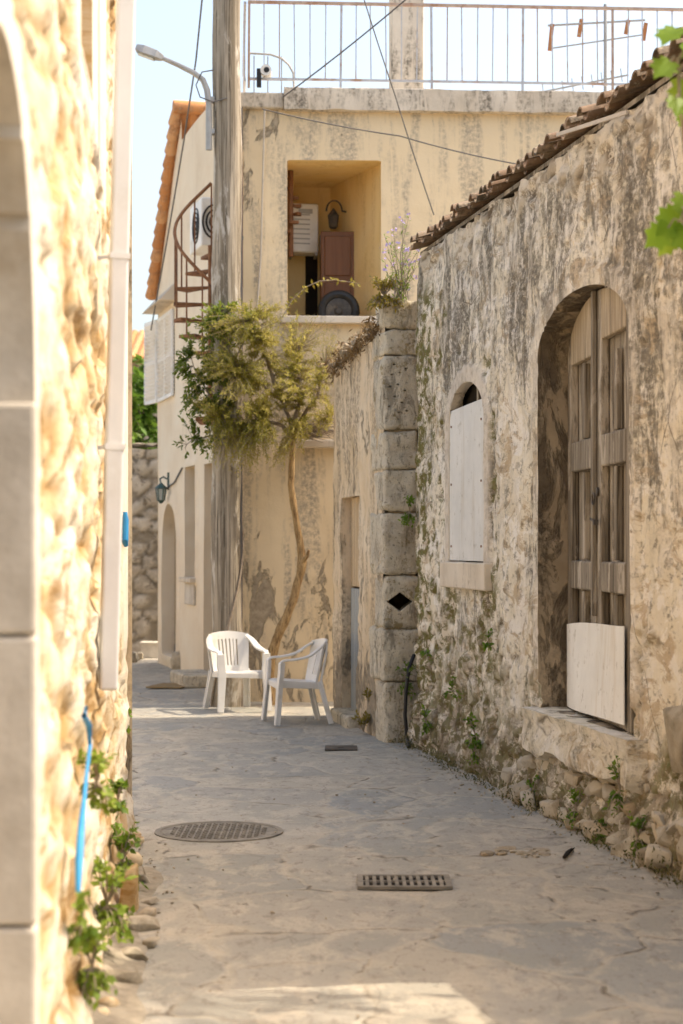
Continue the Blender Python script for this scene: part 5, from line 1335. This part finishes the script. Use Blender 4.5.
    for i in range(70):
        a = P(random.uniform(292, 318), random.uniform(424, 438), 19.2 + random.uniform(-.06, .06)); c = a + Vector((random.uniform(.1, .34), random.uniform(-.12, .05), random.uniform(-.06, .10)))
        b.tube([a, a.lerp(c, .5) + Vector((0, 0, random.uniform(0, .05))), c], [.008, .006, .002], 5)
    solo('brushwood', b, M['drytwig'], 'bundle of dry grey twigs lying on the facade ledge behind the tree', 'twigs')
    # trailing shoot across the loggia sill
    b = MB(); sb = MB(); path = [P(q, y, 18.95) for q, y in ((282, 318), (292, 300), (306, 287), (320, 281), (335, 280), (350, 282), (360, 284))]
    sb.tube(path, [.006, .005, .005, .004, .004, .003, .002], 5)
    for i in range(46):
        t = random.uniform(.3, 5.99); p = path[int(t)].lerp(path[int(t) + 1], t % 1); b.leaf(p, Vector((random.gauss(0, 1), random.gauss(0, .6), random.gauss(0, 1))), Vector((0, -1, .5)), .06, .026, random.uniform(.4, 1))
    r = thing('trailing_shoot', 'thin yellow green shoot arching across the loggia opening', 'plant', path[0]); part('stem', sb, M['drytwig'], r); part('leaves', b, M['leaf_yellow'], r, 0)
street_tree()

def weed(name, label, c, r, h, n, mat, L=.05, W=.025, hang=False, group=None, cat='plant', out=Vector((0, 0, 0)), tone=.5):
    b = MB(); c = Vector(c)
    root = thing(name, label, cat, c, group); sb = MB()
    for i in range(max(4, n // 9)):
        a = random.uniform(0, 6.28); q = random.random() ** .6
        e = c + Vector((math.cos(a) * r * q, math.sin(a) * r * q, h * random.uniform(.5, 1) * (-.7 if hang and random.random() < .6 else 1))) + out * random.uniform(.3, 1)
        m = c.lerp(e, .5) + Vector((0, 0, h * .15)); pth = [c, m, e]; sb.tube(pth, [.004, .003, .0015], 4, False)
        for k in range(9):
            t = random.uniform(.25, 1); p = c.lerp(m, t * 2) if t < .5 else m.lerp(e, t * 2 - 1)
            s = random.uniform(.6, 1.3)
            b.leaf(p, (e - c).normalized() * .6 + Vector((random.gauss(0, .7), random.gauss(0, .7), random.gauss(0, .6))), Vector((random.gauss(0, .5), random.gauss(0, .5) - .3, 1)), L * s, W * s, min(1, max(0, tone + random.gauss(0, .2))))
    part('stem', sb, M['drytwig'], root); part('leaves', b, mat, root, 0)
    return root
def plants():
    # on the left wall
    for i, (px, py, r, h, n, tone, lb) in enumerate(((97, 783, .09, .14, 90, .8, 'pale green weed beside the blue hose on the ochre wall'), (118, 800, .05, .10, 60, .35, 'small dark weed high on the far end of the ochre wall'),
            (122, 862, .11, .2, 190, .35, 'dark leafy weed above the ochre stub stone'), (107, 905, .12, .22, 190, .75, 'bright green weed clump low on the ochre wall'),
            (116, 940, .11, .14, 120, .4, 'low green weed at the wall foot behind the stub stone'), (92, 968, .10, .18, 130, .75, 'light green weed at the nearest foot of the ochre wall'), (83, 925, .05, .12, 50, .7, 'sparse weed growing in a joint below the blue hose'))):
        c = lpx(px, py, .05); weed('wall_weed', lb, c, r, h, int(n * 1.9), M['leaf_weed'], .038, .026, True, 'weeds on the left wall', tone=min(1, tone + .15))
    weed('wall_weed', 'tiny weed tuft at the white corner foot beyond the downpipe', P(129, 722, 10.5), .05, .08, 40, M['leaf_weed'], .04, .03, True, 'weeds on the left wall', tone=.6)
    # on the old house wall
    def onwall(px, py):
        d = 3.441 / ((px - CX) / F + .183); s = (15.3 - d) * 1.0166; return rw(s, EYE - (py - HY) / F * d, .03)
    for px, py, r, h, n, lb in ((419, 512, .08, .16, 150, 'dark green fern tuft high in the joint beside the corner blocks'), (416, 682, .09, .2, 150, 'tall green weed behind the black hose'), (434, 650, .04, .09, 50, 'tiny green tuft in the crumbling plaster below the boarded window'),
            (499, 641, .04, .09, 60, 'small dark green tuft on bare plaster left of the arched door'), (436, 722, .09, .13, 110, 'low weed at the wall foot near the black hose'), (462, 690, .07, .1, 70, 'yellow green weed in bare masonry below the boarded window'),
            (486, 735, .08, .16, 110, 'upright weed at the wall foot left of the door sill'), (486, 752, .07, .10, 70, 'creeping weed at the street edge left of the door sill'), (572, 822, .07, .09, 60, 'tiny pale weed low in the rubble stones left of the door sill end'), (652, 838, .09, .14, 110, 'dark weed between the rubble stones nearest the camera'), (545, 792, .07, .10, 70, 'weed tuft where the rubble stones begin under the door sill'), (634, 790, .08, .2, 120, 'green weed among the rubble stones right of the door sill'), (588, 810, .08, .12, 90, 'low mossy weed among the rubble stones under the door sill'), (615, 832, .08, .1, 80, 'mossy weed tuft between the lowest rubble stones')):
        weed('wall_plant', lb, onwall(px, py) + RO * .05, r, h, n, M['leaf_weed'], .038, .022, True, 'weeds on the old house wall', tone=.35)
    for px, py, r, h, n, lb in ((369, 732, .12, .18, 130, 'yellow green weed at the foot of the corner blocks'), (374, 702, .06, .10, 50, 'small weed on the outbuilding wall above the foot weed')):
        d = 3.2115 / ((px - CX) / F + .183); c = P(px, py, d); c.z = max(c.z, .02); weed('wall_plant', lb, c + RO * .05, r, h, n, M['leaf_yellow'], .04, .022, False, 'weeds on the old house wall', tone=.3)
    # moss line along the foot of the wall
    b = MB()
    for i in range(2600):
        s = random.uniform(-.1, 8.0); q = fbm(Vector((s * 2.2, 4, 0)), 3)
        if q < -.12: continue
        p = rw(s, random.uniform(0, .05) + .10 * max(0, random.gauss(0, .5)), .10 + abs(random.gauss(0, .05))); L = random.uniform(.012, .032)
        b.leaf(p, Vector((random.gauss(0, .7), random.gauss(0, .7), 1)), Vector((random.gauss(0, 1), random.gauss(0, 1), .3)), L, L * .35, random.random())
    solo('moss_fringe', b, M['leaf_moss'], None, None, kind='stuff', sm=0)
    # flowering plant and yellow shrub on the corner
    c = P(402, 300, 15.45); r = thing('flowering_plant', 'tall thin plant with small purple flowers on top of the corner blocks', 'plant', c)
    sb, lb_, fb = MB(), MB(), MB()
    for i in range(22):
        e = P(random.uniform(380, 428), random.uniform(215, 285), 15.45 + random.uniform(-.2, .2)); m = c.lerp(e, .5) + Vector((random.uniform(-.06, .06), 0, .04)); pth = [c + Vector((random.uniform(-.08, .08), random.uniform(-.1, .1), 0)), m, e]
        sb.tube(pth, [.005, .004, .002], 4, False)
        for k in range(16):
            t = random.random(); p = pth[0].lerp(m, t * 2) if t < .5 else m.lerp(e, t * 2 - 1)
            lb_.leaf(p, Vector((random.gauss(0, 1), random.gauss(0, 1), random.gauss(.2, .8))), Vector((0, -.5, 1)), random.uniform(.03, .07), .014, random.uniform(.2, .9))
        fb = MB()
        for k in range(3): fb.leaf(e + Vector((random.gauss(0, .018), random.gauss(0, .018), random.gauss(0, .025))), Vector((random.gauss(0, 1), random.gauss(0, 1), random.gauss(0, 1))), Vector((0, -1, .4)), .035, .024, random.random())
        part('flower', fb, M['petal'], r, 0)
    part('stem', sb, M['drytwig'], r); part('leaves', lb_, M['leaf_weed'], r, 0)
    weed('yellow_shrub', 'yellow green tuft growing at the top of the corner blocks', P(384, 296, 15.45), .17, .17, 800, M['leaf_yellow'], .04, .018, True, tone=.55)
    # dead creeper on the outbuilding coping
    b = MB(); 
    for i in range(1500):
        s = random.uniform(.1, WLEN); p = wg(s, wing_top(s) + random.gauss(.0, .05), random.gauss(.02, .05)); L = random.uniform(.03, .08)
        b.leaf(p, Vector((random.gauss(0, 1), random.gauss(0, 1), random.gauss(-.4, .8))), Vector((random.gauss(0, 1), random.gauss(0, 1), 1)), L, L * .3, random.random())
    solo('dead_creeper', b, M['leaf_dry'], 'brown dried creeper matted along the outbuilding wall top', 'creeper', sm=0)
    # tree behind the far wall
    c = Vector((-4.0, 31, 0)); r = thing('bright_tree', 'bright green tree rising behind the far rubble wall', 'tree', c)
    tb, lb2 = MB(), MB(); tb.tube([c, c + Vector((.1, 0, 1.8)), c + Vector((.2, 0, 3.4))], [.12, .10, .07], 10)
    limbs = []
    for i in range(9):
        a = i * .7; e = c + Vector((.2 + math.cos(a) * .8, math.sin(a) * .7, 4.2 + random.uniform(-.6, 1))); l = [(c + Vector((.2, 0, 3.2))).lerp(e, t / 5) for t in range(6)]; limbs.append(l); tb.tube(l, [.045 - .006 * k for k in range(6)], 6)
    att = []
    while len(att) < 240:
        u = Vector((random.uniform(-1, 1), random.uniform(-1, 1), random.uniform(-1, 1)))
        if u.length < 1: att.append(c + Vector((.25 + u.x * 1.25, u.y * 1.1, 3.9 + u.z * 1.15)))
    grow(r, limbs, att, lb2, tb, .17, .10, 14, .007, lambda p: .5 + .5 * noise.noise(p * 2), .2, .7)
    part('trunk', tb, M['drytwig'], r, 60); part('crown', lb2, M['leaf_far'], r, 0)
    # grape vine hanging in from the near end of the old house
    anchor = rw(8.05, 4.05, .05); r = thing('grape_vine', 'grape vine with bright green lobed leaves hanging at the upper right edge', 'vine', anchor)
    sb, lb3 = MB(), MB(); d = 6.4
    p1 = [anchor, P(760, 10, 6.6), P(705, 20, d), P(680, 60, d), P(682, 110, d), P(690, 190, d), P(675, 225, d)]
    fine = []
    for i in range(len(p1) - 1):
        for k in range(6): fine.append(p1[i].lerp(p1[i + 1], k / 6) + noise.noise_vector(p1[i].lerp(p1[i + 1], k / 6) * 4) * .015)
    sb.tube(fine, [.010 - .006 * i / len(fine) for i in range(len(fine))], 6)
    half = [(0, 0), (.16, -.10), (.38, -.02), (.30, .14), (.52, .30), (.36, .42), (.44, .62), (.22, .66), (.10, .82), (0, 1)]
    outl = half + [(-x, y) for x, y in half[-2:0:-1]]
    def vleaf(px, py, dd, sz, ang):
        c = P(px, py, dd); n = Vector((random.gauss(0, .35), -1, random.gauss(.35, .3))).normalized(); u = Vector((math.sin(ang), 0, -math.cos(ang))); u = (u - n * u.dot(n)).normalized(); v = n.cross(u)
        vs_ = [c + u * (sz * .45)] + [c + u * (y * sz * (1 + random.uniform(-.04, .04))) + v * (x * sz) + n * (sz * (.10 * abs(x) - .12 * y * y + random.uniform(-.02, .02))) for x, y in outl]
        N = len(outl); tn = random.uniform(.15, 1)
        lb3._add(vs_, [(0, 1 + i, 1 + (i + 1) % N) for i in range(N)], tone=tn)
        k = min(range(len(fine)), key=lambda q: (fine[q] - c).length); sb.tube([fine[k], fine[k].lerp(c, .5) + Vector((0, 0, .02)), c], .003, 4, False)
    for px, py, s, a in ((676, 28, .14, -.3), (688, 45, .16, .4), (670, 62, .13, -.6), (684, 80, .16, .1), (676, 98, .11, -.2), (694, 100, .15, .5), (700, 60, .16, .8), (705, 30, .16, 1), (686, 112, .09, 0),
            (684, 195, .13, -.1), (676, 212, .14, -.7), (668, 228, .13, -.9), (684, 225, .16, .1), (694, 210, .15, .6), (674, 236, .11, -.8), (700, 235, .15, .5), (712, 215, .15, .6), (683, 200, .09, .3)):
        vleaf(px, py, d + random.uniform(-.12, .12), s * .86, a)
    # unseen vine leaves added over the garden wall to dapple the street
    for i in range(70): vleaf(random.uniform(715, 960), random.uniform(-140, 260), 6.3 + random.uniform(-.5, .4), random.uniform(.1, .17), random.uniform(-1, 1))
    for i in range(150):
        dd = random.uniform(6.55, 7.3); xx = random.uniform(1.95, 3.3); zz = random.uniform(4.0, 4.7)
        vleaf(CX + F * xx / dd, HY - F * (zz - EYE) / dd, dd, random.uniform(.1, .17), random.uniform(-1, 1))
    part('stem', sb, M['drytwig'], r, 60); part('leaves', lb3, M['leaf_vine'], r, 30)
plants()
